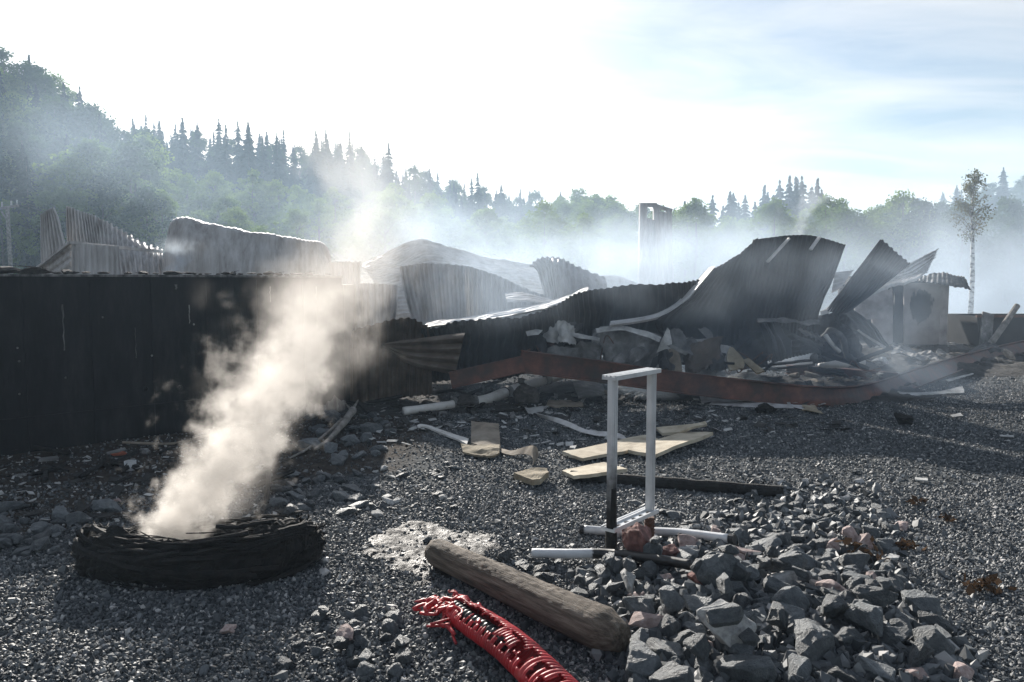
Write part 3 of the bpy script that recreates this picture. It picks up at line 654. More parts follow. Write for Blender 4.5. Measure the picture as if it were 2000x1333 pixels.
sheet('upright zinc sheet leaning in the smoke below the peaked slope', [[(779, 521, 14), (812, 516, 13.9), (850, 515, 13.9), (908, 520, 14)], [(788, 570, 13.8), (820, 570, 13.7), (855, 570, 13.7), (910, 570, 13.8)], [(822, 690, 13.5), (840, 690, 13.4), (865, 690, 13.4), (912, 690, 13.6)]], 12, .018, M['zinc_light'], rag=.02, buckle=.03)
sheet('zinc sheet sloping down beside the leaning upright sheet', [[(906, 518, 14.2), (950, 530, 14.2), (1010, 556, 14.2), (1090, 586, 14.4)], [(908, 700, 13.8), (955, 700, 13.8), (1015, 700, 13.8), (1095, 700, 14)]], 17, .018, M['zinc_light'], rag=.02, buckle=.05)
sheet('narrow bright sheet lying across the smoky sloping sheet', [[(985, 573, 13.6), (1030, 575, 13.5), (1090, 592, 13.3)], [(990, 590, 12.8), (1040, 592, 12.8), (1100, 604, 12.7)]], 5, .016, M['zinc_light'], axis='v', rag=.04, buckle=.03)
sheet('arched corrugated offcut curling over in the thick smoke', [[(1032, 520, 16), (1058, 503, 16), (1095, 505, 16), (1130, 522, 16.2), (1182, 543, 16.6)], [(1050, 536, 15.8), (1072, 528, 15.7), (1094, 535, 15.6), (1135, 560, 15.8), (1190, 575, 16.2)], [(1075, 640, 15.4), (1090, 640, 15.3), (1100, 640, 15.3), (1140, 640, 15.5), (1195, 640, 16)]], 14, .018, M['zinc_light'], rag=.03, buckle=.03)
sheet('faint low zinc sheet at the foot of the burnt tower', [[(1172, 537, 19), (1212, 540, 19), (1252, 556, 19)], [(1172, 640, 18), (1215, 640, 18), (1262, 640, 18)]], 9, .02, M['zinc_light'], axis='v', rag=.03, buckle=.05)
# ------------------------------------------------------------------ burnt tower
tw = thing('burnt_tower', 'ragged burnt tower of steel posts and hanging sheets in the smoke', 'tower', Vector((W(1275, 560, 24).x, 24, 0)))  # paler zinc on all parts puts the smoke's lightening into the colour
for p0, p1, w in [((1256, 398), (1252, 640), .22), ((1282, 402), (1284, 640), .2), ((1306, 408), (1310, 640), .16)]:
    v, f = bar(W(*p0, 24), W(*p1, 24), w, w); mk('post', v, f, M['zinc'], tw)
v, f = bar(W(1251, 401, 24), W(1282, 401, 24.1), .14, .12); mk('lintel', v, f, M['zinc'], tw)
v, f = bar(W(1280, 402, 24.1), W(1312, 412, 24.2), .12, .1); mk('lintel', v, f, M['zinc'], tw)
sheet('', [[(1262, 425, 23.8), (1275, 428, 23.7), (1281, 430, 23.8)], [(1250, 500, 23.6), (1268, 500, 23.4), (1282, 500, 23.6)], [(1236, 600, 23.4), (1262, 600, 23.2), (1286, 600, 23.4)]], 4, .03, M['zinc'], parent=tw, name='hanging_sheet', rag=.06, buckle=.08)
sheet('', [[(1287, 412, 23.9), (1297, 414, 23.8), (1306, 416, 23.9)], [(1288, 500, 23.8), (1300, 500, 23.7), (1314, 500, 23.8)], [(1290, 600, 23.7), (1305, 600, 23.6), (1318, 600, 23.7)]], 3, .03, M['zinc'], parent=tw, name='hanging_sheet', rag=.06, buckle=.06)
# ------------------------------------------------------------------ dark fallen roof in front
sheet('sooty corrugated sheet with wavy top edge lying against the wall end', [[(686, 646, 10.7), (745, 630, 10.7), (800, 622, 10.7), (838, 640, 10.6)], [(684, 690, 10.9), (745, 690, 10.9), (800, 690, 10.9), (840, 690, 10.8)], [(684, 790, 11), (745, 780, 11), (800, 775, 11), (845, 770, 10.9)]], 11, .022, M['rust_sheet'], rag=.012, buckle=.04)
sheet('long sagging sooty, shade-darkened roof sheet with a scalloped upper edge', [[(822, 642, 10.6), (900, 630, 10.7), (1000, 616, 10.9), (1080, 598, 11.1), (1128, 571, 11.2), (1200, 563, 11.3), (1300, 552, 11.5), (1360, 545, 11.6), (1394, 531, 11.7)],
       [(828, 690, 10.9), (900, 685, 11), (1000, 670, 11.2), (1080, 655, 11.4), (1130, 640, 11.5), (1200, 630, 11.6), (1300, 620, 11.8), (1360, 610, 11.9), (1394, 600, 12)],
       [(835, 750, 11.1), (905, 745, 11.2), (1000, 735, 11.4), (1080, 715, 11.6), (1130, 700, 11.7), (1200, 690, 11.8), (1300, 675, 12), (1360, 665, 12.1), (1394, 655, 12.2)]], 48, .013, M['soot_shade_sheet'], nv=20, rag=.03, buckle=.09, bscale=1.3)
sheet('sunlit strip of zinc roofing lying on top of the sagging dark sheet', [[(816, 642, 10.8), (900, 632, 10.85), (1000, 618, 11.0), (1085, 597, 11.2), (1150, 568, 11.4)], [(835, 632, 11.5), (905, 622, 12.2), (1000, 606, 12.6), (1085, 586, 12.6), (1150, 562, 12.4)]], 6, .014, M['zinc_light'], axis='v', nu=40, rag=.015, buckle=.03)
fan = [[(744, 672, 10.35)] * 9, [(790 + i * 1.5, 664 + 6 * i, 10.3 - .04 * (i % 2)) for i in range(9)], [(908 - i * 2.5, 650 + 10.5 * i, 10.2 - .10 * (i % 2)) for i in range(9)]]
sheet('pleated rusty sheet opening like a fan below the dark roof', fan, 0, 0, M['rust_sheet'], nu=32, nv=16, name='pleated_sheet', buckle=.01)
sheet('sooty, shade-darkened peaked roof sheet with a steep lit edge', [[(1395, 524, 11.4), (1440, 499, 11.7), (1480, 464, 12.1)], [(1348, 583, 11.25), (1402, 570, 11.5), (1464, 560, 11.95)], [(1282, 628, 11.0), (1375, 640, 11.4), (1448, 640, 11.8)], [(1300, 668, 11.5), (1380, 690, 11.8), (1444, 700, 12.1)]], 12, .008, M['soot_shade_sheet'], nv=18, rag=.008, buckle=.04)  # lowest row drawn down to darken the space under the roof
sheet('large dark roof sheet folded up to a broad peak', [[(1472, 468, 12.45), (1530, 461, 12.5), (1590, 462, 12.5), (1653, 478, 12.6)], [(1452, 560, 12.35), (1510, 560, 12.3), (1570, 555, 12.3), (1628, 545, 12.4)], [(1432, 640, 12.1), (1490, 640, 12.1), (1550, 628, 12.2), (1600, 610, 12.2)], [(1436, 705, 12.5), (1490, 705, 12.6), (1545, 700, 12.7), (1590, 690, 12.8)]], 22, .008, M['soot_shade_sheet'], nv=18, rag=.008, buckle=.05, bscale=1.2)  # bottom row extended the same way, filling the under-roof shade
sheet('bright curled lip of roofing running down from the dark peak', [[(1398, 522, 11.38), (1386, 524, 11.8)], [(1366, 560, 11.28), (1350, 563, 11.75)], [(1336, 592, 11.15), (1318, 596, 11.6)], [(1284, 622, 10.98), (1270, 618, 11.4)], [(1190, 638, 10.85), (1192, 630, 11.15)]], 3, .018, M['zinc_light'], nv=40, rag=.01)
for a, b in [((1541, 466), (1499, 512)), ((1600, 464), (1583, 488)), ((1400, 543), (1384, 560))]:
    v, f = bar(W(*a, 12.38), W(*b, 12.26), .05, .03); tag(mk('folded_flashing', v, f, M['zinc_light']), 'thin pale flashing strip stuck on the dark peaked roof sheet', 'flashing', 'flashing strips on the dark peak')
sheet('dark diamond-shaped sheet tilted up between the peak and the hut', [[(1720, 467, 14.2), (1750, 492, 14.1), (1778, 516, 14)], [(1668, 535, 13.7), (1700, 555, 13.7), (1715, 566, 13.6)], [(1612, 608, 13.3), (1640, 614, 13.3), (1655, 612, 13.2)]], 7, .014, M['soot_shade_sheet'], rag=.01, buckle=.03)
sheet('small pale zinc scrap showing behind the dark diamond sheet', [[(1630, 531, 14.8), (1668, 527, 15)], [(1624, 572, 14.2), (1645, 560, 14.3)]], 4, .015, M['zinc_light'], axis='v', rag=.03)
sheet('curved corrugated hut roof sliding down towards the debris', [[(1606, 609, 13.6), (1690, 564, 14.8), (1745, 534, 16.6), (1785, 510, 18), (1834, 484, 19.6)], [(1604, 611, 13.4), (1696, 570, 14.3), (1748, 550, 15.8), (1785, 540, 17), (1822, 510, 18.6)], [(1603, 614, 13.2), (1702, 574, 14.0), (1750, 556, 15.2), (1792, 547, 16.4), (1808, 530, 17.8)]], 9, .03, M['zinc_light'], axis='v', nu=50, rag=.012, buckle=.05)
sheet('dark drooping eave sheet over the hut corner', [[(1796, 538, 20.4), (1845, 534, 20.6), (1884, 541, 20.6)], [(1792, 552, 19.2), (1845, 556, 19.2), (1898, 569, 19.4)]], 12, .010, M['soot_shade_sheet'], rag=.02, buckle=.06)
# ------------------------------------------------------------------ hut
HB = 20.0
hut = thing('burnt_hut', 'small scorched hut with pale wall panel and black soot patch under a slipped roof', 'hut', Vector((W(1800, 600, HB).x, HB, 0)))
def wpanel(x0, x1, y0, y1, d, t=.08):
    a, b = W(x0, y0, d), W(x1, y1, d); return obox(((a.x+b.x)/2, d + t/2, (a.z+b.z)/2), (abs(b.x-a.x)/2, 0, 0), (0, t/2, 0), (0, 0, abs(a.z-b.z)/2))
def wgrid(x0, x1, y0, y1, d, amp, sc, n=26):
    return patch([[(x0, y0, d), ((x0+x1)/2, y0, d), (x1, y0, d)], [(x0, y1, d), ((x0+x1)/2, y1, d), (x1, y1, d)]], n, n, buckle=amp, bscale=sc, th=.05)
def sootwall():
    m = pmat('soot_patched_wall', [(0.3, (0.2, 0.17, 0.155)), (0.5, (0.34, 0.30, 0.285)), (0.75, (0.44, 0.40, 0.38))], 2.0, 0.85, bump=0.2)
    n, l = m.node_tree.nodes, m.node_tree.links; b = n['Principled BSDF']; src = b.inputs['Base Color'].links[0].from_socket
    t = n.new('ShaderNodeTexCoord'); mp_ = n.new('ShaderNodeMapping'); c = W(1797, 598, HB) - Vector(ORG[hut.name])
    l.new(t.outputs['Object'], mp_.inputs[0]); mp_.inputs['Location'].default_value = (-c.x/.36, 0, -c.z/.55); mp_.inputs['Scale'].default_value = (1/.36, 0, 1/.55)
    ln = n.new('ShaderNodeVectorMath'); ln.operation = 'LENGTH'; l.new(mp_.outputs[0], ln.inputs[0])
    ns = n.new('ShaderNodeTexNoise'); ns.inputs['Scale'].default_value = 7; ns.inputs['Detail'].default_value = 8; m2 = n.new('ShaderNodeMapping'); m2.inputs['Scale'].default_value = (1.6, 1, .5)
    l.new(t.outputs['Object'], m2.inputs[0]); l.new(m2.outputs[0], ns.inputs['Vector'])
    ad = n.new('ShaderNodeMath'); ad.operation = 'MULTIPLY_ADD'; l.new(ns.outputs['Fac'], ad.inputs[0]); ad.inputs[1].default_value = .9; l.new(ln.outputs['Value'], ad.inputs[2])
    mr = n.new('ShaderNodeMapRange'); mr.inputs['From Min'].default_value = 1.18; mr.inputs['From Max'].default_value = 1.32; l.new(ad.outputs[0], mr.inputs[0])
    mx = n.new('ShaderNodeMix'); mx.data_type = 'RGBA'; l.new(mr.outputs[0], mx.inputs['Factor']); mx.inputs['A'].default_value = (.02, .02, .022, 1); l.new(src, mx.inputs['B']); l.new(mx.outputs['Result'], b.inputs['Base Color'])
    return m
M['soot_wall'] = sootwall()
v, f = wgrid(1764, 1839, 553, 674, HB, .015, 2); mk('wall_panel', v, f, M['soot_wall'], hut)
v, f = wpanel(1839, 1849, 550, 676, HB - .05, .2); mk('corner_post', v, f, M['shed_wall'], hut)
v, f = bar(W(1847, 612, HB + .2), W(1847, 612, HB + .2) + Vector((0, 3.0, 0)), .08, 1.6); mk('side_wall', v, f, M['shed_wall'], hut)
v, f = wgrid(1668, 1742, 566, 624, HB - .2, .09, 2.5); mk('dented_panel', v, f, M['shed_wall'], hut)
v, f = wgrid(1702, 1742, 624, 672, HB - .1, .03, 2.5); mk('lower_panel', v, f, M['shed_wall'], hut)
v, f = wpanel(1742, 1764, 556, 676, HB + .5, .05); mk('doorway_back', v, f, M['char'], hut)  # black panel stands in for the darkness inside the open doorway
v, f = wpanel(1749, 1754, 556, 674, HB, .08); mk('door_post', v, f, M['soot_shade_sheet'], hut)
v, f = obox((W(1770, 600, HB).x, HB + 1.3, -.02), (1.35, 0, 0), (0, 1.6, 0), (0, 0, .13)); mk('slab', v, f, M['concrete_pale'], hut)
v, f = wpanel(1660, 1852, 540, 556, HB + .2, .5); mk('eave_beam', v, f, M['char'], hut)
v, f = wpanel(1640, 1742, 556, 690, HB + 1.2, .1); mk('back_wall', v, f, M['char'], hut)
# steel skip with leaning planks
sk = thing('steel_skip', 'low dark brown steel skip beside the far end of the red beam', 'skip', Vector((W(1990, 600, 20).x, 20, 0)))
a = W(1908, 618, 20); b = W(2130, 618, 20); zt, zb = a.z, .06
V = [(a.x, 20, zt), (b.x, 20, zt), (b.x, 20, zb), (a.x+.12, 20, zb), (a.x, 21.6, zt), (b.x, 21.6, zt), (b.x, 21.6, zb), (a.x+.12, 21.6, zb)]
q = .04; V += [(a.x+q, 20+q, zt), (b.x-q, 20+q, zt), (b.x-q, 20+q, zb+q), (a.x+.12+q, 20+q, zb+q), (a.x+q, 21.6-q, zt), (b.x-q, 21.6-q, zt), (b.x-q, 21.6-q, zb+q), (a.x+.12+q, 21.6-q, zb+q)]
mk('tray', V, [(0, 3, 2, 1), (4, 5, 6, 7), (0, 4, 7, 3), (1, 2, 6, 5), (3, 7, 6, 2), (8, 9, 10, 11), (13, 12, 15, 14), (12, 8, 11, 15), (9, 13, 14, 10), (11, 10, 14, 15), (0, 1, 9, 8), (1, 5, 13, 9), (5, 4, 12, 13), (4, 0, 8, 12)], M['soot_shade_sheet'], sk)
v, f = bar((a.x-.03, 19.98, zt), (b.x, 19.98, zt), .07, .06); mk('rim', v, f, M['rust'], sk)
v, f = bar(W(1930, 612, 19.6), W(1924, 676, 19.3), .30, .04, (0, 1, 0)); tag(mk('leaning_plank', v, f, M['grey_debris']), 'wide grey plank leaning upright against the steel skip', 'plank')
v, f = tube([W(1987, 597, 19.5), W(1962, 634, 19.3), W(1934, 673, 19.1)], [.07, .075, .08], 10); tag(mk('leaning_pole', v, f, M['grey_wood']), 'pale round pole slanting against the steel skip', 'pole')
# ------------------------------------------------------------------ red steel beams
path = [W(1016, 706, 10.35), W(1160, 724, 10.5), W(1300, 744, 10.65), W(1450, 762, 10.7), W(1560, 774, 10.75), W(1640, 778, 10.85), W(1710, 768, 11.5), W(1790, 740, 12.8), W(1900, 704, 15.6), W(2010, 676, 19), W(2090, 656, 23)]
v, f = sweep(path, iprof(.30, .17, .018), [0, 0, .03, .12, .25, .42, .6, .7, .75, .78, .8], 8)
tag(mk('steel_beam', v, f, M['red_steel']), 'long bent red-brown steel beam lying across the yard before the wreck', 'beam')
bm1 = [W(880, 743, 10.1), W(960, 725, 10.2), W(1022, 711, 10.3)]
v, f = sweep(bm1, iprof(.22, .14, .018), [.1, .12, .15], 6); tag(mk('steel_beam', v, f, M['red_steel']), 'short orange-red steel beam end propped up left of the long beam joint', 'beam')
v, f = sweep([W(1536, 722, 13.6), W(1640, 728, 13.5), W(1755, 738, 13.0)], iprof(.16, .16, .016), None, 6); tag(mk('steel_beam', v, f, M['red_steel']), 'straight dull red beam lying behind the bend of the long beam', 'beam')
v, f = bar(W(1088, 715, 11.0), W(1052, 655, 11.6), .26, .16, (0, -1, .2)); tag(mk('red_girder_piece', v, f, M['red_steel']), 'faded red girder piece tilted in the smoke above the long beam', 'girder')
# props that carry the raised beam ends
for p_, w_ in ((W(1030, 745, 10.35), .5), (W(905, 765, 10.2), .4), (W(1200, 768, 10.6), .45)):
    me = hull_rock(int(p_.x*100)+50, 14, (1, .8, .8), .04, .06); me.materials.append(M['rubble']); o = bpy.data.objects.new('rubble_block', me); col.objects.link(o)
    o.scale = (w_, w_, max(.2, p_.z*1.15)); o.location = (p_.x, p_.y + .12, p_.z*.45)
    tag(o, 'charred block of rubble propping up a red steel beam', 'rubble', 'rubble blocks under the beams')
# ------------------------------------------------------------------ utility pole with wires, far left
up = thing('utility_pole', 'wooden power pole with crossarm and insulators fading into the smoke', 'pole', Vector((W(22, 560, 45).x, 45, 0)))
v, f = tube([W(27, 640, 45), W(14, 403, 45)], [.14, .10], 9); mk('pole', v, f, M['grey_wood'], up)
v, f = bar(W(-14, 410, 45), W(36, 402, 45), .14, .14); mk('crossarm', v, f, M['grey_wood'], up)
v, f = bar(W(2, 412, 45), W(17, 436, 45), .06, .06); mk('brace', v, f, M['grey_wood'], up)
for px in (-8, 4, 22, 33):
    v, f = tube([W(px, 406 - (px+8)*.12, 45), W(px, 396 - (px+8)*.12, 45)], [.06, .045], 7); mk('insulator', v, f, M['pale_debris'], up)
for k, (y0, y1) in enumerate(((398, 438), (395, 432), (393, 428))):
    a, b = W(4 + 14*k, y0, 45), W(470, y1, 75); pts = [a.lerp(b, t) - Vector((0, 0, 1.1 * 4*t*(1-t))) for t in np.linspace(0, 1, 14)]
    v, f = tube(pts, [.012]*14, 4); mk('wire', v, f, M['black_plastic'], up)
# ------------------------------------------------------------------ ash heaps under the fallen roof
def heap(name, label, p0, p1, y0, y1, h, seed, m):
    V, F = [], []; nu, nv = 90, 40
    for j in range(nv+1):
        for i in range(nu+1):
            u, w = i/nu, j/nv; x = p0 + (p1-p0)*u; y = y0 + (y1-y0)*w
            e = math.sin(math.pi*u)**.5 * math.sin(math.pi*min(1, w*1.0))**.6
            V.append((x, y, near_h(x, y) - .03 + h*e*(.55 + .8*abs(n3(x*1.1+seed, y*1.1, 1))) + .07*e*n3(x*5, y*5, seed) + .03*e*n3(x*14, y*14, seed)))
    for j in range(nv):
        for i in range(nu): a = j*(nu+1)+i; F.append((a, a+1, a+nu+2, a+nu+1))
    return tag(mk(name, V, F, m, smooth=False), label, 'ash', kind='stuff')
heap('ash_heap', 'charred ash and crushed debris heaped under the peaked roof sheets', .4, 6.6, 11.0, 13.6, .30, 3, M['ash'])
heap('ash_heap', 'low ash heap in front of the scorched hut', 5.2, 12.0, 13.8, 20.5, .26, 8, M['ash'])
heap('ash_heap', 'ash spread below the sooty sheet at the wall end', -2.6, .6, 9.9, 11.6, .12, 13, M['ash'])
# ------------------------------------------------------------------ debris in the wreck
def debris(label, grid, m, name='crumpled_sheet', cat='debris', waves=0, amp=0, axis='u', nu=16, nv=16, group=None, **kw):
    kw.setdefault('buckle', .03); kw.setdefault('bscale', 3.5); kw.setdefault('rag', .06); kw.setdefault('th', .006)
    return sheet(label, grid, waves, amp, m, axis, nu, nv, name=name, cat=cat, group=group, **kw)
def quad(a, b, c, d, dd): return [[(*a, dd[0]), (*b, dd[1])], [(*d, dd[3]), (*c, dd[2])]]
debris('large crumpled grey cladding panel hanging under the sagging dark sheet', [[(1165, 650, 11.2), (1225, 640, 11.1), (1295, 655, 11.0)], [(1180, 690, 11.0), (1235, 690, 10.95), (1285, 690, 11)], [(1195, 730, 11.1), (1235, 735, 11), (1268, 735, 11)]], M['grey_debris'], buckle=.09)
debris('folded pale strip bent like a roof over the crumpled grey panel', [[(1163, 643, 11.0), (1220, 638, 10.9), (1292, 658, 10.8)], [(1165, 650, 10.9), (1222, 647, 10.8), (1288, 668, 10.7)]], M['pale_debris'], buckle=.02)
debris('white torn spike of sheet sticking up beside the crumpled panel', [[(1303, 640, 10.9), (1309, 645, 10.9)], [(1290, 668, 10.8), (1312, 678, 10.8)], [(1282, 690, 10.8), (1300, 682, 10.8)]], M['pale_debris'], buckle=.03)
debris('rumpled grey sheet between the faded girder and the crumpled panel', quad((1080, 662), (1165, 668), (1190, 730), (1095, 715), (11.3, 11.2, 11, 11.1)), M['grey_debris'], buckle=.10)
debris('pale bent strip lying over the faded girder piece', quad((1110, 648), (1172, 662), (1170, 668), (1112, 656), (11.1, 11, 10.9, 11)), M['pale_debris'], buckle=.02)
debris('small pale sheet scrap left of the faded girder piece', quad((1026, 648), (1060, 646), (1052, 656), (1030, 658), (11, 11, 10.9, 10.9)), M['pale_debris'])
debris('long twisted grey strip draped down the debris below the dark peak', [[(1322, 622, 11.6), (1340, 622, 11.6)], [(1355, 634, 11.4), (1385, 640, 11.4)], [(1378, 660, 11.3), (1395, 660, 11.3)], [(1400, 690, 11.2), (1414, 700, 11.2)]], M['grey_debris'], buckle=.05, nv=24)
debris('brown rounded slab leaning behind the long red beam', [[(1300, 690, 10.95), (1312, 682, 10.95), (1324, 690, 10.95)], [(1288, 720, 10.9), (1306, 718, 10.85), (1330, 725, 10.9)], [(1286, 745, 10.9), (1306, 745, 10.85), (1330, 745, 10.9)]], M['cardboard'], buckle=.02, th=.04)
debris('dark slab leaning left of the brown rounded slab', quad((1276, 700), (1298, 690), (1290, 740), (1262, 735), (11, 11, 10.9, 10.9)), M['soot_shade_sheet'], buckle=.02, th=.03)
debris('bent grey strip pointing down right of the torn spike', quad((1302, 676), (1310, 672), (1345, 690), (1340, 696), (10.8, 10.8, 10.7, 10.7)), M['grey_debris'])
debris('pale torn insulation sheet on the rubble below the twisted strip', [[(1318, 668, 11.2), (1350, 662, 11.2), (1372, 680, 11.2)], [(1322, 690, 11.1), (1352, 692, 11), (1378, 700, 11.1)]], M['grey_debris'], buckle=.08)
debris('orange-tan triangular board standing in the rubble', [[(1424, 680, 11.3), (1430, 680, 11.3)], [(1418, 700, 11.2), (1452, 705, 11.2)], [(1424, 725, 11.1), (1452, 722, 11.1)]], M['insul'], buckle=.03, th=.03)
debris('tan broken board sliding off the rubble', quad((1450, 705), (1462, 702), (1494, 728), (1478, 732), (11.3, 11.3, 11, 11)), M['insul'], buckle=.02, th=.03)
debris('black tarpaulin hanging in folds below the dark roof', [[(1478, 625, 11.9), (1500, 630, 11.8), (1530, 640, 11.8)], [(1492, 660, 11.7), (1518, 660, 11.55), (1560, 672, 11.7)], [(1508, 710, 11.6), (1528, 705, 11.45), (1545, 690, 11.6)]], M['tarp'], waves=5, amp=.035, shape='sin', buckle=.05)
debris('dark tarpaulin spread low towards the bent hose', [[(1530, 650, 11.8), (1580, 662, 11.9), (1605, 680, 12)], [(1545, 690, 11.5), (1580, 692, 11.5), (1602, 695, 11.6)]], M['tarp'], waves=4, amp=.03, shape='sin', axis='v', buckle=.06)
debris('scorched ledge flashing along the lower edge of the dark roof', quad((1478, 620), (1600, 628), (1602, 636), (1480, 630), (11.8, 12.2, 12, 11.6)), M['grey_debris'], buckle=.04)
debris('grey ribbed scrap tilted under the ledge flashing', quad((1556, 642), (1598, 652), (1612, 672), (1575, 655), (12.2, 12.2, 11.9, 11.9)), M['grey_debris'], waves=4, amp=.015)
debris('dark pleated sheet sliding down in front of the hut', [[(1640, 606, 15), (1652, 604, 15), (1664, 608, 15)], [(1668, 640, 14.8), (1690, 632, 14.8), (1705, 640, 14.8)], [(1700, 680, 14.6), (1722, 676, 14.6), (1738, 682, 14.6)]], M['soot_shade_sheet'], waves=5, amp=.03, buckle=.02)
debris('pale edge strip along the dark pleated sheet', quad((1672, 646), (1676, 644), (1732, 678), (1728, 682), (14.5, 14.5, 14.3, 14.3)), M['pale_debris'])
debris('dark crumpled backing sheet added for shade right of the tarpaulin', [[(1590, 615, 13.2), (1630, 612, 13.4), (1668, 622, 13.6)], [(1588, 660, 13), (1630, 660, 13.1), (1680, 664, 13.4)], [(1585, 712, 12.9), (1630, 712, 13), (1690, 706, 13.2)]], M['soot_shade_sheet'], buckle=.12)  # dark sheet added as backing for the shade under the roof
debris('dark backing panel added for shade behind the tarpaulin', [[(1395, 640, 12.0), (1450, 640, 12.0), (1490, 640, 12.0)], [(1400, 720, 11.7), (1450, 722, 11.7), (1500, 722, 11.7)]], M['soot_shade_sheet'], buckle=.10)  # another dark backing, added to close the bright gap below the roof
# melted hose loop
pts = [W(1588, 704, 12.2), W(1602, 672, 12.3), W(1622, 646, 12.4), W(1646, 662, 12.3), W(1654, 694, 12.2), W(1676, 708, 12.1)]
pts = [cr1(pts, t) for t in np.linspace(0, 1, 40)]; v, f = tube(pts, [.05 + .035*n3(i*.35, 0, 0) for i in range(40)], 10); tag(mk('melted_hose', v, f, M['grey_debris'], smooth=True), 'thick grey melted hose arched up beside the tarpaulin', 'hose')
pts = [cr1([W(1612, 655, 12), W(1624, 672, 11.9), W(1640, 688, 11.9)], t) for t in np.linspace(0, 1, 10)]; v, f = tube(pts, [.035]*10, 8); tag(mk('pipe_stub', v, f, M['white_pvc'], smooth=True), 'short whitish pipe stub inside the melted hose loop', 'pipe')
v, f = tube([W(1600, 716, 12.6), W(1640, 711, 12.7), W(1654, 712, 12.8)], [.05, .07, .06], 10); tag(mk('pipe_stub', v, f, M['white_pvc'], smooth=True), 'white pipe stub lying behind the straight red beam', 'pipe')
v, f = tube([W(1664, 710, 13), W(1686, 708, 13.1)], [.06, .06], 10); tag(mk('pipe_stub', v, f, M['white_pvc'], smooth=True), 'short white pipe stub beside the crumpled white bundle', 'pipe')
me = hull_rock(321, 26, (1, .8, .9), .02, .16); me.materials.append(M['pale_debris']); o = bpy.data.objects.new('white_bundle', me); col.objects.link(o); p = W(1722, 705, 13.3); o.location = p; o.scale = (.34, .3, .22); tag(o, 'crumpled whitish bundle of melted plastic behind the beam bend', 'debris')
debris('white torn sheet lip left of the straight red beam', quad((1500, 710), (1508, 724), (1546, 728), (1500, 722), (12.2, 12.1, 12, 12)), M['pale_debris'], buckle=.02)
debris('tan flat scrap lying behind the bend of the long beam', quad((1564, 744), (1598, 738), (1594, 750), (1560, 748), (12.6, 12.8, 12.3, 12.3)), M['cardboard'])
debris('brownish crumpled mat in front of the hut plinth', [[(1655, 690, 14.5), (1700, 684, 15), (1740, 684, 15.5)], [(1650, 702, 13.8), (1700, 700, 14), (1740, 698, 14.5)]], M['cardboard'], buckle=.10)
debris('grey bent panel lying in front of the hut corner', [[(1740, 676, 17), (1780, 684, 17), (1830, 694, 17)], [(1735, 690, 15.5), (1785, 698, 15.5), (1835, 702, 15.5)]], M['grey_debris'], buckle=.10)
me = hull_rock(77, 14, (1, .8, .9), .03, .05); me.materials.append(M['rubble']); o = bpy.data.objects.new('concrete_block', me); col.objects.link(o); o.location = W(1876, 684, 17); o.scale = (.62, .5, .5); tag(o, 'broken brown-grey block standing near the steel skip', 'rubble')
debris('dark folded scrap heap against the steel skip', [[(1895, 682, 17), (1925, 668, 17.3), (1950, 676, 17)], [(1890, 692, 16.6), (1925, 690, 16.6), (1955, 690, 16.6)]], M['soot_shade_sheet'], buckle=.08)
rgc = random.Random(90)
for k in range(22):
    px, py, dd = rgc.uniform(1030, 1420), rgc.uniform(650, 738), rgc.uniform(10.95, 11.6); w_, h_ = rgc.uniform(14, 42), rgc.uniform(10, 30); tl = rgc.uniform(-14, 14)
    debris('crumpled scrap of grey cladding in the tangle above the long beam', [[(px-w_, py-h_-tl, dd), (px, py-h_-6, dd-.12), (px+w_, py-h_+tl, dd)], [(px-w_*.8, py+h_-tl, dd-.2), (px, py+h_, dd-.3), (px+w_*.9, py+h_*.6+tl, dd-.15)]], M[rgc.choice(['grey_debris', 'grey_debris', 'rust_sheet', 'soot_shade_sheet', 'pale_debris', 'zinc'])], buckle=.09, rag=.16, nu=14, nv=12, group='cladding scraps above the long beam')
def timber(a, b, t, label, group):
    n = 10; pts_ = [Vector(a).lerp(Vector(b), i/n) + Vector((0, 0, .01*n3(i*.7, a[0], 2))) for i in range(n+1)]
    v_, f_ = tube(pts_, [t*(.8 + .4*abs(n3(i*.8, b[0], 5))) for i in range(n+1)], 5); tag(mk('charred_timber', v_, f_, M['char']), label, 'timber', group)
for k in range(26):
    px, py = rgc.uniform(1000, 1720), rgc.uniform(690, 735); dd = rgc.uniform(11, 13); a = W(px, py, dd); a.z = max(a.z, .05); an = rgc.uniform(0, 3.14); L_ = rgc.uniform(.3, 1.1)
    timber(a, a + Vector((math.cos(an)*L_, math.sin(an)*L_*.5, rgc.uniform(-.1, .45))), rgc.uniform(.02, .05), 'charred timber sticking out of the wreck behind the long red beam', 'charred timbers in the wreck')
for k in range(24):
    px, py = rgc.uniform(690, 1010), rgc.uniform(752, 815); a = GG(px, py, .04); an = rgc.uniform(0, 3.14); L_ = rgc.uniform(.15, .6)
    timber(a, a + Vector((math.cos(an)*L_, math.sin(an)*L_, rgc.uniform(0, .12))), rgc.uniform(.015, .035), 'charred timber lying on the ground past the wall end', 'charred timbers past the wall end')
for k in range(22):
    px, py = rgc.uniform(0, 560), rgc.uniform(885, 960); a = GG(px, py, .03); an = rgc.uniform(0, 3.14); L_ = rgc.uniform(.1, .5)
    timber(a, a + Vector((math.cos(an)*L_, math.sin(an)*L_, rgc.uniform(0, .08))), rgc.uniform(.01, .03), 'charred stick lying along the foot of the black wall', 'charred sticks at the wall foot')
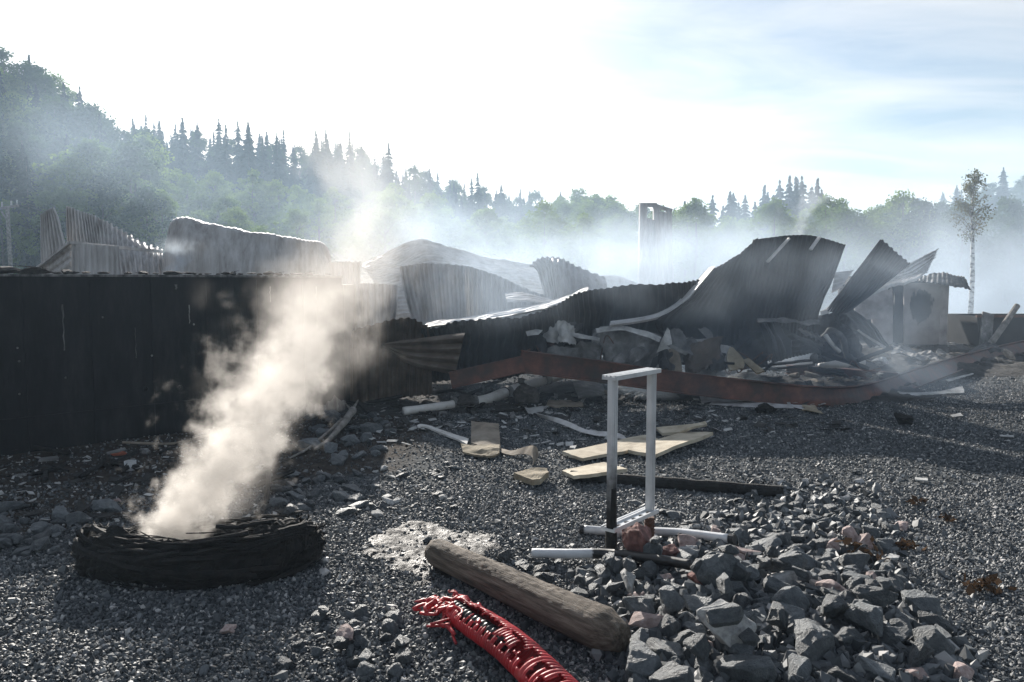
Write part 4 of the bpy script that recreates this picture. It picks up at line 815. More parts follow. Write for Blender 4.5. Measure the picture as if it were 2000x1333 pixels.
for k in range(12):
    px, py = rgc.uniform(1020, 1700), rgc.uniform(690, 730); a = W(px, py, rgc.uniform(10.95, 12)); pts_ = [a + Vector((.12*i*rgc.uniform(.3, 1.2) - .3, rgc.uniform(-.1, .1), max(-a.z + .03, rgc.uniform(-.1, .28)))) for i in range(6)]
    pts_ = [cr1(pts_, t) for t in np.linspace(0, 1, 26)]; v, f = tube(pts_, [.008]*26, 5); tag(mk('bent_wire', v, f, M['rust']), 'bent rusty wire tangled in the wreck behind the long beam', 'wire', 'bent wires in the wreck')
# random rubble in the wreck
RUB = [hull_rock(500+i, 13, (1, .8, .6), .05, .08) for i in range(8)]
RUBm = []
for i, me in enumerate(RUB):
    for mm in ('rubble', 'grey_debris', 'cardboard'):
        c = me.copy(); c.materials.append(M[mm]); RUBm.append((c, mm))
rgd = random.Random(12)
def strew(n, p0, p1, y0, y1, s0, s1, zf, label, group, kinds=('rubble', 'grey_debris', 'cardboard'), flat=.6):
    for _ in range(n):
        x, y = rgd.uniform(p0, p1), rgd.uniform(y0, y1); me = rgd.choice([m for m, k in RUBm if k in kinds]); o = bpy.data.objects.new('rubble_chunk', me); col.objects.link(o)
        s = rgd.uniform(s0, s1); o.scale = (s*rgd.uniform(.9, 1.7), s, s*rgd.uniform(.5, 1)*flat/.6); o.location = (x, y, near_h(x, y) + zf(x, y) + s*.12); o.rotation_euler = (rgd.uniform(-.5, .5), rgd.uniform(-.5, .5), rgd.uniform(0, 6))
        tag(o, label, 'rubble', group)
strew(70, 2.3, 3.5, 11.0, 12.0, .10, .34, lambda x, y: .18, 'tan-grey rubble chunk in the heap under the dark peaked roof', 'rubble under the dark peak', ('cardboard', 'grey_debris'))
strew(46, 3.4, 6.4, 11.3, 13.4, .08, .26, lambda x, y: .14, 'charred rubble chunk behind the bend of the long red beam', 'rubble behind the beam bend')
strew(40, 6.4, 12, 14.5, 19.5, .12, .40, lambda x, y: .12, 'charred rubble chunk strewn before the scorched hut', 'rubble before the hut')
strew(34, .1, 2.2, 10.7, 11.7, .08, .26, lambda x, y: .05, 'ash-grey rubble chunk behind the raised red beam', 'rubble behind the raised beam', ('grey_debris', 'rubble'))
strew(40, -2.1, .2, 9.0, 10.2, .05, .20, lambda x, y: .0, 'charred rubble chunk on the ground past the wall end', 'rubble past the wall end', ('rubble', 'grey_debris'), .5)
# ------------------------------------------------------------------ things on the open yard
def lying(label, pix, m, name, cat, lift=.015, curl=None, th=.02, nu=14, nv=10, **kw):
    """flat piece on the ground: grid of photo pixels, optional extra heights"""
    g = []
    for j, row in enumerate(pix):
        r_ = []
        for i, q in enumerate(row):
            z = (curl[j][i] if curl else 0.0) + lift
            a = G(q[0], q[1], z); a.z = z + near_h(a.x, a.y); r_.append(a)
        g.append(r_)
    kw.setdefault('buckle', .008); kw.setdefault('bscale', 4); kw.setdefault('rag', .03)
    v, f = patch(g, nu, nv, th=th, **kw); return tag(mk(name, v, f, m), label, cat)
lying('long tan fibreboard lying in two halves behind the frame', [[(1098, 886), (1165, 872), (1235, 856), (1262, 852)], [(1138, 900), (1190, 890), (1228, 884), (1300, 866)]], M['tan_board'], 'fibre_board', 'board', .03, th=.03)
lying('broad tan fibreboard with a lifted corner right of the frame', [[(1226, 884), (1280, 864), (1340, 846)], [(1278, 896), (1330, 874), (1394, 850)]], M['tan_board'], 'fibre_board', 'board', .04, [[.0, .0, .02], [.0, .03, .05]], th=.035)
lying('curved tan board arched over the broad fibreboard', [[(1282, 838), (1320, 834), (1352, 830), (1376, 826)], [(1294, 850), (1328, 846), (1352, 836), (1380, 832)]], M['tan_board'], 'fibre_board', 'board', .05, [[0, .05, .10, .05], [0, .03, .09, .04]], th=.03)
lying('small tan board lying beside the charred pole', [[(1098, 924), (1150, 912), (1180, 906)], [(1120, 936), (1175, 932), (1226, 922)]], M['tan_board'], 'fibre_board', 'board', .05, [[0, .01, .02], [.02, .03, .01]], th=.03, rag=.06)
lying('lump of yellowish insulation lying on the lit gravel', [[(1003, 934), (1035, 924), (1068, 924)], [(1040, 946), (1052, 944), (1072, 934)]], M['insul'], 'insulation_lump', 'insulation', .05, th=.05, buckle=.03)
lying('white plank with peeling end lying left of the cardboard', [[(814, 841), (832, 839), (916, 862)], [(818, 846), (836, 846), (912, 872)]], M['white_pvc'], 'white_plank', 'plank', .03, [[.02, .01, .0], [.01, .0, .0]], th=.02)
lying('brown cardboard sheet bent up from the gravel', [[(921, 826), (948, 827), (974, 828)], [(920, 850), (948, 852), (976, 854)], [(920, 868), (948, 874), (978, 878)]], M['cardboard'], 'cardboard_sheet', 'cardboard', .02, [[.12, .14, .12], [.05, .06, .05], [.01, .02, .01]], th=.012)
lying('torn lower flap of cardboard with crumbled edge', [[(900, 872), (936, 868), (976, 868)], [(904, 886), (945, 890), (976, 888)]], M['insul'], 'cardboard_flap', 'cardboard', .03, [[.02, .04, .02], [0, .02, .03]], buckle=.04, th=.02, rag=.1)
lying('curling grey-green strip looping up beside the cardboard', [[(974, 874), (1000, 880), (1030, 872), (1046, 872), (1050, 890)], [(978, 884), (1000, 890), (1024, 888), (1040, 892), (1040, 908)]], M['cardboard'], 'curled_strip', 'strip', .02, [[0, .02, .10, .14, .03], [0, 0, .03, .05, .0]], th=.008, nu=28)
lying('long pale metal strip lying bent towards the frame', [[(1046, 806), (1100, 818), (1150, 838), (1200, 842), (1218, 848)], [(1052, 812), (1098, 828), (1148, 846), (1198, 852), (1226, 858)]], M['zinc_light'], 'metal_strip', 'metal strip', .02, [[.10, .08, .04, .02, .01], [.05, .03, .01, 0, 0]], th=.006, nu=28)
lying('torn white scrap at the upper end of the bent strip', [[(1024, 798), (1044, 796), (1064, 796)], [(1030, 806), (1050, 806), (1060, 803)]], M['pale_debris'], 'torn_scrap', 'scrap', .04, buckle=.04, rag=.15, th=.006)
lying('long dark metal strip lying below the red beam', [[(1366, 776), (1440, 784), (1520, 792), (1590, 796)], [(1370, 792), (1440, 796), (1520, 800), (1580, 802)]], M['zinc'], 'metal_strip', 'metal strip', .02, [[.05, .03, .03, .02], [0, 0, 0, 0]], th=.008, nu=24)
lying('yellowish crumpled scrap at the end of the dark strip', [[(1566, 796), (1590, 794), (1594, 800)], [(1566, 806), (1585, 808), (1608, 810)]], M['insul'], 'crumpled_scrap', 'scrap', .03, buckle=.04, th=.01)
lying('flattened white tube with splayed end right of the beam bend', [[(1752, 764), (1785, 768), (1840, 762), (1880, 752)], [(1760, 772), (1785, 774), (1842, 768), (1884, 766)]], M['pale_debris'], 'flattened_tube', 'tube', .03, [[.05, .02, .03, .05], [0, 0, 0, 0]], th=.012, nu=24)
lying('thin white sliver slanting behind the flattened tube', [[(1846, 742), (1900, 730)], [(1852, 745), (1902, 732)]], M['pale_debris'], 'white_sliver', 'scrap', .04, th=.008)
lying('small white scrap on the shaded gravel', [[(1856, 812), (1876, 808)], [(1860, 815), (1882, 814)]], M['pale_debris'], 'white_scrap', 'scrap', .02, th=.006, rag=.1)
lying('bright narrow scrap lying at the yard edge', [[(1952, 849), (1980, 850)], [(1953, 852), (1981, 853)]], M['pale_debris'], 'white_scrap', 'scrap', .02, th=.006)
lying('short white stick on the open lit gravel', [[(1787, 934), (1812, 936)], [(1787, 938), (1812, 940)]], M['pale_debris'], 'white_scrap', 'scrap', .02, th=.012)
lying('grey board scrap below the raised long beam', [[(1118, 746), (1150, 744), (1176, 752)], [(1130, 778), (1150, 776), (1184, 772)]], M['grey_debris'], 'board_scrap', 'board', .06, [[.15, .15, .1], [.0, .02, .0]], th=.015)
lying('tan strip lying behind the frame top', [[(1180, 764), (1230, 762), (1272, 770)], [(1184, 775), (1230, 772), (1276, 778)]], M['cardboard'], 'board_scrap', 'board', .05, [[.06, .05, .02], [0, 0, 0]], th=.015)
lying('brown crusty strip behind the bent metal strip', [[(1070, 786), (1110, 782), (1136, 786)], [(1066, 794), (1110, 794), (1140, 792)]], M['cardboard'], 'board_scrap', 'board', .03, buckle=.03, th=.02)
# white pipe with straps
pp = [GG(788, 812, .06), GG(858, 806, .07), GG(905, 801, .09), GG(950, 796, .10), GG(1005, 778, .14), GG(1060, 770, .22), GG(1120, 760, .30)]
pipe = thing('white_pipe', 'long white drain pipe with straps lying before the short red beam', 'pipe', GG(950, 800))
pts = [cr1(pp, t) for t in np.linspace(0, 1, 40)]; v, f = tube(pts, [.055 + .02*sm(.2, .5, t) + .006*n3(t*20, 0, 0) for t in np.linspace(0, 1, 40)], 14); mk('pipe', v, f, M['white_pvc'], pipe, True)
for t in (.27, .42, .62, .70, .85):
    a, b = cr1(pp, t - .012), cr1(pp, t + .012); v, f = tube([a, b], [.09, .09], 14); mk('strap', v, f, M['grey_debris'], pipe)
v, f = tube([cr1(pp, .70) + Vector((0, 0, -.15)), cr1(pp, .70) + Vector((.02, 0, .14))], [.05, .05], 8); mk('bracket', v, f, M['grey_debris'], pipe)
# charred pole
a, b = GG(1115, 940, .05), GG(1530, 972, .05); pts = [a.lerp(b, t) + Vector((0, .015*n3(t*7, 1, 1), .012*n3(t*9, 2, 2))) for t in np.linspace(0, 1, 30)]
v, f = tube(pts, [.052 + .006*n3(i*.6, 3, 3) for i in range(30)], 12); tag(mk('charred_pole', v, f, M['char']), 'straight charred black pole lying across the gravel behind the frame', 'pole')
# black lumps
for px, py, s, lb in [(1494, 812, .34, 'charred black lump with a knobbly top below the red beam'), (1766, 828, .36, 'black burnt block lying on the shaded gravel'), (1452, 824, .12, 'small black cinder near the knobbly burnt lump'), (1550, 838, .12, 'flat black cinder on the shaded gravel')]:
    me = hull_rock(int(px), 18, (1, .7, .6), .03, .12); me.materials.append(M['char']); o = bpy.data.objects.new('charred_lump', me); col.objects.link(o); p = GG(px, py); o.location = p + Vector((0, 0, s*.2)); o.scale = (s, s, s); tag(o, lb, 'cinder')
# ------------------------------------------------------------------ sign stand (empty frame on pipe feet)
FL, FR = GG(1193, 1098), GG(1268, 1060)
u_ = (FR - FL); u_.z = 0; fw = u_.length; u_.normalize(); n_ = Vector((u_.y, -u_.x, 0))
stand = thing('sign_stand', 'empty white aluminium sign frame, burnt on one post, standing on pipe feet', 'sign stand', FL)
zb, zt = .20, 1.135
Z = Vector((0, 0, 1))
def fade_mat():
    m = pmat('scorched_white_post', [(0.3, (0.45, 0.46, 0.47)), (0.6, (0.66, 0.67, 0.68))], 5, 0.4, metal=0.1, bump=0.06, bscale=30)
    n, l = m.node_tree.nodes, m.node_tree.links; b = n['Principled BSDF']; src = b.inputs['Base Color'].links[0].from_socket
    t = n.new('ShaderNodeTexCoord'); s = n.new('ShaderNodeSeparateXYZ'); l.new(t.outputs['Object'], s.inputs[0])
    ns = n.new('ShaderNodeTexNoise'); ns.inputs['Scale'].default_value = 14; ns.inputs['Detail'].default_value = 8; l.new(t.outputs['Object'], ns.inputs['Vector'])
    ad = n.new('ShaderNodeMath'); ad.operation = 'MULTIPLY_ADD'; l.new(ns.outputs['Fac'], ad.inputs[0]); ad.inputs[1].default_value = .45; l.new(s.outputs['Z'], ad.inputs[2])
    mr = n.new('ShaderNodeMapRange'); mr.interpolation_type = 'SMOOTHSTEP'; mr.inputs['From Min'].default_value = .50; mr.inputs['From Max'].default_value = 1.05; l.new(ad.outputs[0], mr.inputs[0])
    mx = n.new('ShaderNodeMix'); mx.data_type = 'RGBA'; l.new(mr.outputs[0], mx.inputs['Factor']); mx.inputs['A'].default_value = (.012, .011, .011, 1); l.new(src, mx.inputs['B']); l.new(mx.outputs['Result'], b.inputs['Base Color']); return m
M['fade'] = fade_mat()
def post(base, m, z0, z1):
    parts = [bar(base + Z*z0, base + Z*z1, .060, .034, n_)]
    for k in (-.5, 0, .5): parts.append(bar(base + n_*.018 + u_*k*.042 + Z*z0, base + n_*.018 + u_*k*.042 + Z*z1, .009, .010, n_))
    return join(parts)
v, f = post(FL, M['fade'], .06, zt); mk('post', v, f, M['fade'], stand)
v, f = post(FL + u_*fw, M['white_alu'], zb, zt); mk('post', v, f, M['white_alu'], stand)
def rail(z, w, tl, m, nm, ridges):
    a, b = FL - u_*.04 + Z*z, FL + u_*(fw+.035) + Z*z; parts = [bar(a, b, w, .018, Z)]
    for k in ridges: parts.append(bar(a + n_*k + Z*.012, b + n_*k + Z*.012, .012, .014, Z))
    vv, ff = join(parts); return mk(nm, vv, ff, m, stand)
rail(zt + .010, .105, 0, M['white_alu'], 'top_rail', (-.045, -.018, .012, .046))
rail(zb, .10, 0, M['white_alu'], 'bottom_rail', (-.044, -.02, .047))
for k in range(5):
    p_ = FL + u_*(fw*(.12 + .19*k)) + n_*.022 + Z*(zb + .0115); v, f = bar(p_ - u_*.012, p_ + u_*.012, .026, .006, Z); mk('slot', v, f, M['black_plastic'], stand)
v, f = tube([FL - u_*.01 + n_*.02 + Z*.02, FL - u_*.01 + n_*.02 + Z*.46], [.028, .020], 10); mk('burnt_sleeve', v, f, M['char'], stand)
v, f = tube([FL + Z*-.06, FL + Z*.22], [.040, .036], 12); mk('post_foot', v, f, M['char'], stand)
v, f = tube([FR + Z*.01] + [FR + Z*(.02 + .012*k) for k in range(13)], [.034] + [.036 if k % 2 else .032 for k in range(13)], 14); mk('post_foot', v, f, M['rust'], stand)
v, f = tube([FR + Z*.012, FR + Z*.035], [.06, .06], 16); mk('foot_collar', v, f, M['white_pvc'], stand)
fa = [GG(1140, 1047, .035), GG(1200, 1049, .035), GG(1262, 1051, .04), GG(1330, 1062, .05), GG(1424, 1084, .07)]
pts = [cr1(fa, t) for t in np.linspace(0, 1, 26)]; v, f = tube(pts, [.030]*26, 14); ft = mk('pipe_foot', v, f, M['white_alu'], stand, True)
for p0, p1 in ((pts[0], pts[0] + (pts[0]-pts[1]).normalized()*.03), (pts[-1], pts[-1] + (pts[-1]-pts[-2]).normalized()*.035)):
    v, f = tube([p0, p1], [.034, .033], 12); mk('end_cap', v, f, M['black_plastic'], ft)
def burnt_foot():
    m = pmat('half_burnt_pipe', [(0.3, (0.5, 0.51, 0.52)), (0.6, (0.66, 0.67, 0.68))], 5, 0.45, bump=0.1)
    n, l = m.node_tree.nodes, m.node_tree.links; b = n['Principled BSDF']; src = b.inputs['Base Color'].links[0].from_socket
    t = n.new('ShaderNodeTexCoord'); s = n.new('ShaderNodeSeparateXYZ'); l.new(t.outputs['Object'], s.inputs[0]); ns = n.new('ShaderNodeTexNoise'); ns.inputs['Scale'].default_value = 14; ns.inputs['Detail'].default_value = 8; l.new(t.outputs['Object'], ns.inputs['Vector'])
    ad = n.new('ShaderNodeMath'); ad.operation = 'MULTIPLY_ADD'; l.new(ns.outputs['Fac'], ad.inputs[0]); ad.inputs[1].default_value = .45; l.new(s.outputs['X'], ad.inputs[2])
    mr = n.new('ShaderNodeMapRange'); mr.inputs['From Min'].default_value = .10; mr.inputs['From Max'].default_value = .16; l.new(ad.outputs[0], mr.inputs[0])
    mx = n.new('ShaderNodeMix'); mx.data_type = 'RGBA'; l.new(mr.outputs[0], mx.inputs['Factor']); l.new(src, mx.inputs['A']); mx.inputs['B'].default_value = (.012, .011, .011, 1); l.new(mx.outputs['Result'], b.inputs['Base Color']); return m
M['half_burnt'] = burnt_foot()
fb = [GG(1040, 1098, .05), GG(1110, 1106, .07), GG(1190, 1112, .08), GG(1270, 1140, .10), GG(1350, 1166, .10)]
pts = [cr1(fb, t) for t in np.linspace(0, 1, 30)]; v, f = tube(pts, [.030 + .002*n3(i*.8, 1, 1) for i in range(30)], 14); mk('pipe_foot', v, f, M['half_burnt'], stand, True)
# ------------------------------------------------------------------ log
def log():
    A, B = GG(848, 1104, .09), GG(1196, 1288, .10); B = A.lerp(B, 1.04); V, F = [], []; nl, ns = 110, 56
    d = (B - A).normalized(); s = d.cross(Z).normalized(); u = s.cross(d)
    cr_ = random.Random(3); cracks = [(cr_.uniform(0, 6.28), cr_.uniform(0, .7), cr_.uniform(.15, .6), cr_.uniform(.006, .014)) for _ in range(16)]
    for i in range(nl+1):
        t = i/nl; c = A.lerp(B, t); r0 = .082 + .022*t
        if t > .93: r0 *= 1 - .42*((t-.93)/.07)
        if t < .03: r0 *= .86 + .14*t/.03
        for j in range(ns):
            a = 6.2832*j/ns; r = r0*(1 + .05*n3(math.cos(a)*1.2, math.sin(a)*1.2, t*2) + .02*n3(math.cos(a)*4, math.sin(a)*4, t*6))
            for (ca, t0, tl, dp) in cracks:
                if t0 < t < t0+tl:
                    da = abs((a - ca - .15*math.sin(t*5) + math.pi) % 6.2832 - math.pi); r -= dp*max(0, 1 - da/.07)*math.sin(math.pi*(t-t0)/tl)**.5
            top = max(0, math.sin(a)); r += .014*top**3*abs(n3(t*26, a*3, 4))*(1 if t > .02 else 0)
            V.append(c + s*r*math.cos(a) + u*r*math.sin(a) + d*.02*n3(math.cos(a)*2, math.sin(a)*2, 8)*(1 if i in (0, nl) else 0))
    for i in range(nl):
        for j in range(ns): F.append((i*ns+j, i*ns+(j+1) % ns, (i+1)*ns+(j+1) % ns, (i+1)*ns+j))
    V += [A + d*.012, B - d*.004]; k = len(V)
    for j in range(ns): F.append((k-2, (j+1) % ns, j)); F.append((k-1, nl*ns+j, nl*ns+(j+1) % ns))
    # local frame: length along local Y so the grain runs down the log
    o3 = (A+B)/2; o3.z = 0
    Mx = Matrix((s, d, u)).transposed().to_4x4(); Mx.translation = o3; inv = Mx.inverted()
    me = mesh_of('log', [inv @ p for p in V], F, True); me.materials.append(M['log']); o = bpy.data.objects.new('weathered_log', me); col.objects.link(o); o.matrix_world = Mx
    tag(o, 'thick weathered grey-brown log with cracks lying beside the red pipe', 'log')
log()
# ------------------------------------------------------------------ melted red conduit
def conduit():
    A, B = GG(868, 1190, .06), G(1085, 1352, .07); pth = [A, A.lerp(B, .3) + Vector((-.01, 0, .02)), A.lerp(B, .65) + Vector((.01, 0, .03)), A.lerp(B, 1.1)]
    root = thing('red_conduit', 'melted red corrugated plastic pipe lying split open beside the log', 'pipe', A.lerp(B, .5) * 1.0)
    n, ns = 300, 44; V, F = [], []
    for i in range(n+1):
        t = i/n; c = cr1(pth, t); d = (cr1(pth, min(1, t+.01)) - cr1(pth, max(0, t-.01))).normalized(); s = d.cross(Z).normalized(); u = s.cross(d)
        melt = 1 - sm(.02, .45, t); rw, rh = .088 - .015*melt, .056 - .022*melt
        for j in range(ns):
            a = 6.2832*j/ns; rib = .006*math.sin(6.2832*t*62)*(1 - .8*melt)
            wob = melt*(.035*n3(t*14, math.cos(a)*1.5, math.sin(a)*1.5) + .016*n3(t*45, a*2, 3))
            V.append(c + s*(rw + rib + wob)*math.cos(a) + u*((rh + rib*.8 + wob*.7)*math.sin(a) - (.03*max(0, math.sin(a))*sm(.2, .8, abs(math.cos(a)))*0)))
    for i in range(n):
        t = i/n; melt = 1 - sm(.02, .5, t)
        for j in range(ns):
            a = 6.2832*(j+.5)/ns; h = False
            top = abs(a - math.pi*.42) < .50 + 1.1*melt*abs(n3(t*16, 2, 2)) + .25*n3(t*9, 1, 1)
            if top and t < .97 and (n3(t*30, a*1.2, 6) > -.42 + .35*sm(.35, .6, t) or melt > .35): h = True
            q = (t*22) % 1.0
            if .3 < t < .98 and .22 < q < .72 and abs(a - math.pi*.20) < .16: h = True
            if melt > .5 and n3(t*28, a*2.2, 12) > .28: h = True
            if not h: F.append((i*ns+j, i*ns+(j+1) % ns, (i+1)*ns+(j+1) % ns, (i+1)*ns+j))
    o = mk('pipe_shell', V, F, M['red_plastic'], root, True); sd = o.modifiers.new('wall', 'SOLIDIFY'); sd.thickness = .005
    # melted drips and the black inner pipe that shows through the split
    rg = random.Random(8)
    for k in range(11):
        t = rg.uniform(0, .32); c = cr1(pth, t); p0 = c + Vector((rg.uniform(-.11, .11), rg.uniform(-.08, .08), rg.uniform(-.01, .05))); pts_ = [p0 + Vector((rg.uniform(-.03, .03)*q_ - .01*q_, rg.uniform(-.03, .03)*q_, -.012*q_)) for q_ in range(5)]
        pts_ = [cr1(pts_, x) for x in np.linspace(0, 1, 12)]; v_, f_ = tube(pts_, [.013*(1 - .5*i/11) + .004*n3(k, i*.6, 1) for i in range(12)], 8); mk('melted_drip', v_, f_, M['red_plastic'], root, True)
    pts_ = [cr1(pth, t) + Vector((.01, 0, -.012)) for t in np.linspace(.16, .62, 60)]; v_, f_ = tube(pts_, [.036 + .005*math.sin(i*1.6) for i in range(60)], 12); mk('inner_pipe', v_, f_, M['black_plastic'], root, True)
    p = GG(810, 1180, .012); v_, f_ = tube([p, p + Vector((.05, .01, .006)), p + Vector((.09, -.01, .002))], [.006, .014, .008], 8); tag(mk('red_plastic_drop', v_, f_, M['red_plastic'], smooth=True), 'small red melted plastic drop lying away from the pipe', 'plastic')
conduit()
# ------------------------------------------------------------------ charred cable coil
def coil():
    C = Vector((-1.93, 4.66, 0)); root = thing('cable_coil', 'charred black coil of burnt cable smoking on the gravel', 'cable coil', C)
    AX, AY = .62, .33
    def hgt(a): return .42 + .42*sm(-.35, .5, -math.sin(a)) + .22*max(0, math.cos(a))**3*1.0
    V, F = [], []; nu, nv = 170, 34
    for i in range(nu):
        a = 6.2832*i/nu; ca, sa = math.cos(a), math.sin(a); h = hgt(a)
        for j in range(nv):
            b = 6.2832*j/nv; w = .115*math.cos(b)*(1 + .25*n3(ca*3, sa*3, 2)); z = (.15 + .145*math.sin(b)*(1 + .3*n3(ca*2.3, sa*2.3, 5)))*h
            w += .045*n3(ca*5, sa*5, b*1.5) + .026*n3(ca*16, sa*16, b*5); z += (.05*n3(ca*4, sa*4, 7) + .035*n3(ca*13, sa*13, b*2))*(z/.2) + .016*n3(ca*34, sa*34, b*9)
            V.append(C + Vector(((AX + w)*ca, (AY + w)*sa, z)))
    for i in range(nu):
        for j in range(nv): F.append((i*nv+j, i*nv+(j+1) % nv, ((i+1) % nu)*nv+(j+1) % nv, ((i+1) % nu)*nv+j))
    mk('charred_mass', V, F, M['char'], root)
    rg = random.Random(21)
    for k in range(130):
        b = rg.uniform(-2.2, 2.4); a0 = rg.uniform(0, 6.28); span = rg.choice([3.5, 2.2, 1.4, .9, .6, 2.8]); n = max(6, int(16*span)); ph = rg.uniform(0, 50); th = rg.choice([.005, .008, .012, .02, .026]); sl = rg.uniform(-.16, .16); pts = []
        for i in range(n+1):
            a = a0 + span*i/n; ca, sa = math.cos(a), math.sin(a); w = .125*math.cos(b) + .03*n3(ca*2, sa*2, ph) + .014*n3(a*6, ph, 1); z = (.15 + .155*math.sin(b))*hgt(a) + sl*(i/n-.5) + .028*n3(ca*3, sa*3, ph+9)
            pts.append(C + Vector(((AX + w)*ca, (AY + w)*sa, max(.01, z))))
        v_, f_ = tube(pts, [th*(.6 + .8*abs(n3(i*.5, k, 2))) for i in range(n+1)], 6); mk('cable_strand', v_, f_, M['char'], root)
    for k in range(170):                       # frayed wire ends
        a = rg.gauss(.0, .5) if k < 50 else (rg.gauss(3.2, .4) if k < 70 else rg.uniform(0, 6.28)); r = rg.uniform(-.1, .12); ca, sa = math.cos(a), math.sin(a)
        p = C + Vector(((AX+r)*ca, (AY+r)*sa, rg.uniform(.10, .30)*hgt(a))); t_ = Vector((-AX*sa, AY*ca, 0)).normalized()*rg.choice((-1, 1)); q = p + t_*rg.uniform(.04, .16) + Vector((ca*.05, sa*.05, rg.uniform(-.03, .07)))
        v_, f_ = tube([p, (p+q)/2 + Vector((0, 0, .02)), q], [.006, .005, .002], 5); mk('frayed_end', v_, f_, M['char'], root)
coil()
# ------------------------------------------------------------------ branches, cup, bits by the wall
br = thing('driftwood_branch', 'forked grey driftwood branch lying near the wall end', 'branch', GG(640, 870))
for pth, r0 in (([GG(690, 826, .16), GG(672, 846, .12), GG(640, 872, .05), GG(616, 884, .03)], .045), ([GG(668, 838, .12), GG(640, 858, .07), GG(600, 884, .03), GG(566, 900, .02)], .022), ([GG(690, 826, .17), GG(700, 818, .24)], .02), ([GG(686, 828, .16), GG(676, 818, .2)], .015)):
    pts = [cr1(pth, t) + Vector((0, 0, .012*n3(t*8, r0*90, 1))) for t in np.linspace(0, 1, 16)]; v, f = tube(pts, [r0*(1.1 - .75*t)*(1 + .25*n3(t*12, r0*50, 2)) for t in np.linspace(0, 1, 16)], 8); mk('limb', v, f, M['grey_wood'], br, True)
pts = [GG(520, 985, .01), GG(527, 955, .18), GG(530, 940, .28)]; v, f = tube(pts, [.022, .018, .01], 7); tag(mk('charred_stake', v, f, M['char']), 'thin charred stake standing behind the coil', 'stake')
c = GG(255, 921); V, F = [], []; n = 18
for r, z in ((.050, 0), (.052, .085), (.046, .085), (.044, .01)):
    for k in range(n): a = 6.2832*k/n; V.append(c + Vector((r*math.cos(a), r*math.sin(a), z - (.03 if (z > .05 and k in (11, 12, 13)) else 0))))
for i in range(3):
    for k in range(n): F.append((i*n+k, i*n+(k+1) % n, (i+1)*n+(k+1) % n, (i+1)*n+k))
F.append(tuple(3*n+k for k in range(n)))
tag(mk('white_cup', V, F, M['white_alu']), 'broken white plastic cup standing on the burnt soil before the wall', 'cup')
for px, py, s, mm, nm, lb, ct in [(232, 888, .16, 'orange', 'orange_scrap', 'rust-orange scrap lying at the foot of the black wall', 'scrap'), (282, 884, .16, 'grey_debris', 'grey_lump', 'bluish grey lump at the foot of the black wall', 'rubble'), (40, 932, .14, 'grey_debris', 'grey_lump', 'small pale-ended grey chunk on the burnt soil', 'rubble'), (214, 998, .30, 'rock', 'flat_stone', 'flat dark stone slab lying behind the coil', 'stone'), (226, 986, .10, 'rock_pink', 'flat_stone', 'small brownish stone resting by the flat slab', 'stone'), (20, 1000, .3, 'rock', 'flat_stone', 'dark flat stone half sunk in burnt soil', 'stone')]:
    me = hull_rock(int(px*3+py), 14, (1.2, .8, .45), .03, .05); me.materials.append(M[mm]); o = bpy.data.objects.new(nm, me); col.objects.link(o); p = GG(px, py); o.location = p + Vector((0, 0, s*.1)); o.scale = (s, s, s); tag(o, lb, ct)
lying('greyish stick of board lying at the foot of the black wall', [[(72, 896), (112, 892)], [(74, 902), (116, 897)]], M['grey_debris'], 'board_scrap', 'board', .05, th=.02)
lying('pale stick leaning on the orange scrap', [[(208, 884), (244, 876)], [(210, 888), (246, 879)]], M['grey_debris'], 'board_scrap', 'board', .06, th=.015)
pts = [GG(x_, y_, .04) for x_, y_ in ((240, 870), (290, 872), (340, 872), (385, 862), (420, 856))]; pts = [cr1(pts, t) for t in np.linspace(0, 1, 20)]; v, f = tube(pts, [.014]*20, 6); tag(mk('old_hose', v, f, M['cardboard']), 'thin brown hose lying along the foot of the black wall', 'hose')
# ------------------------------------------------------------------ wet muddy patch: tarry crust with shiny crumbs
def mud():
    V, F = [], []; n = 130; c = G(840, 1070); L = 1.25
    for j in range(n+1):
        for i in range(n+1):
            x, y = (i/n - .5)*2*L*.72, (j/n - .5)*2*L*.72
            q = math.hypot(x/.62, y/.66) + .35*n3(x*2.2, y*2.2, 4) + .2*n3(x*6, y*6, 2); e = 1 - sm(.55, 1.0, q)
            X, Y = c.x + x, c.y + y; V.append((X, Y, near_h(X, Y) - .03 + e*(.045 + .016*n3(X*9, Y*9, 1) + .011*n3(X*24, Y*24, 3))))
    for j in range(n):
        for i in range(n): a = j*(n+1)+i; F.append((a, a+1, a+n+2, a+n+1))
    m = pmat('wet_tar_mud', [(0.3, (0.008, 0.008, 0.008)), (0.6, (0.022, 0.02, 0.019)), (0.8, (0.05, 0.046, 0.044))], 8, 0.5, bump=1.0, bscale=30, dist=.03, rrange=(.3, .8), spec=.35)
    tag(mk('wet_mud', V, F, m, smooth=True), 'black wet mud patch glinting between the coil and the log', 'mud', kind='stuff')
mud()
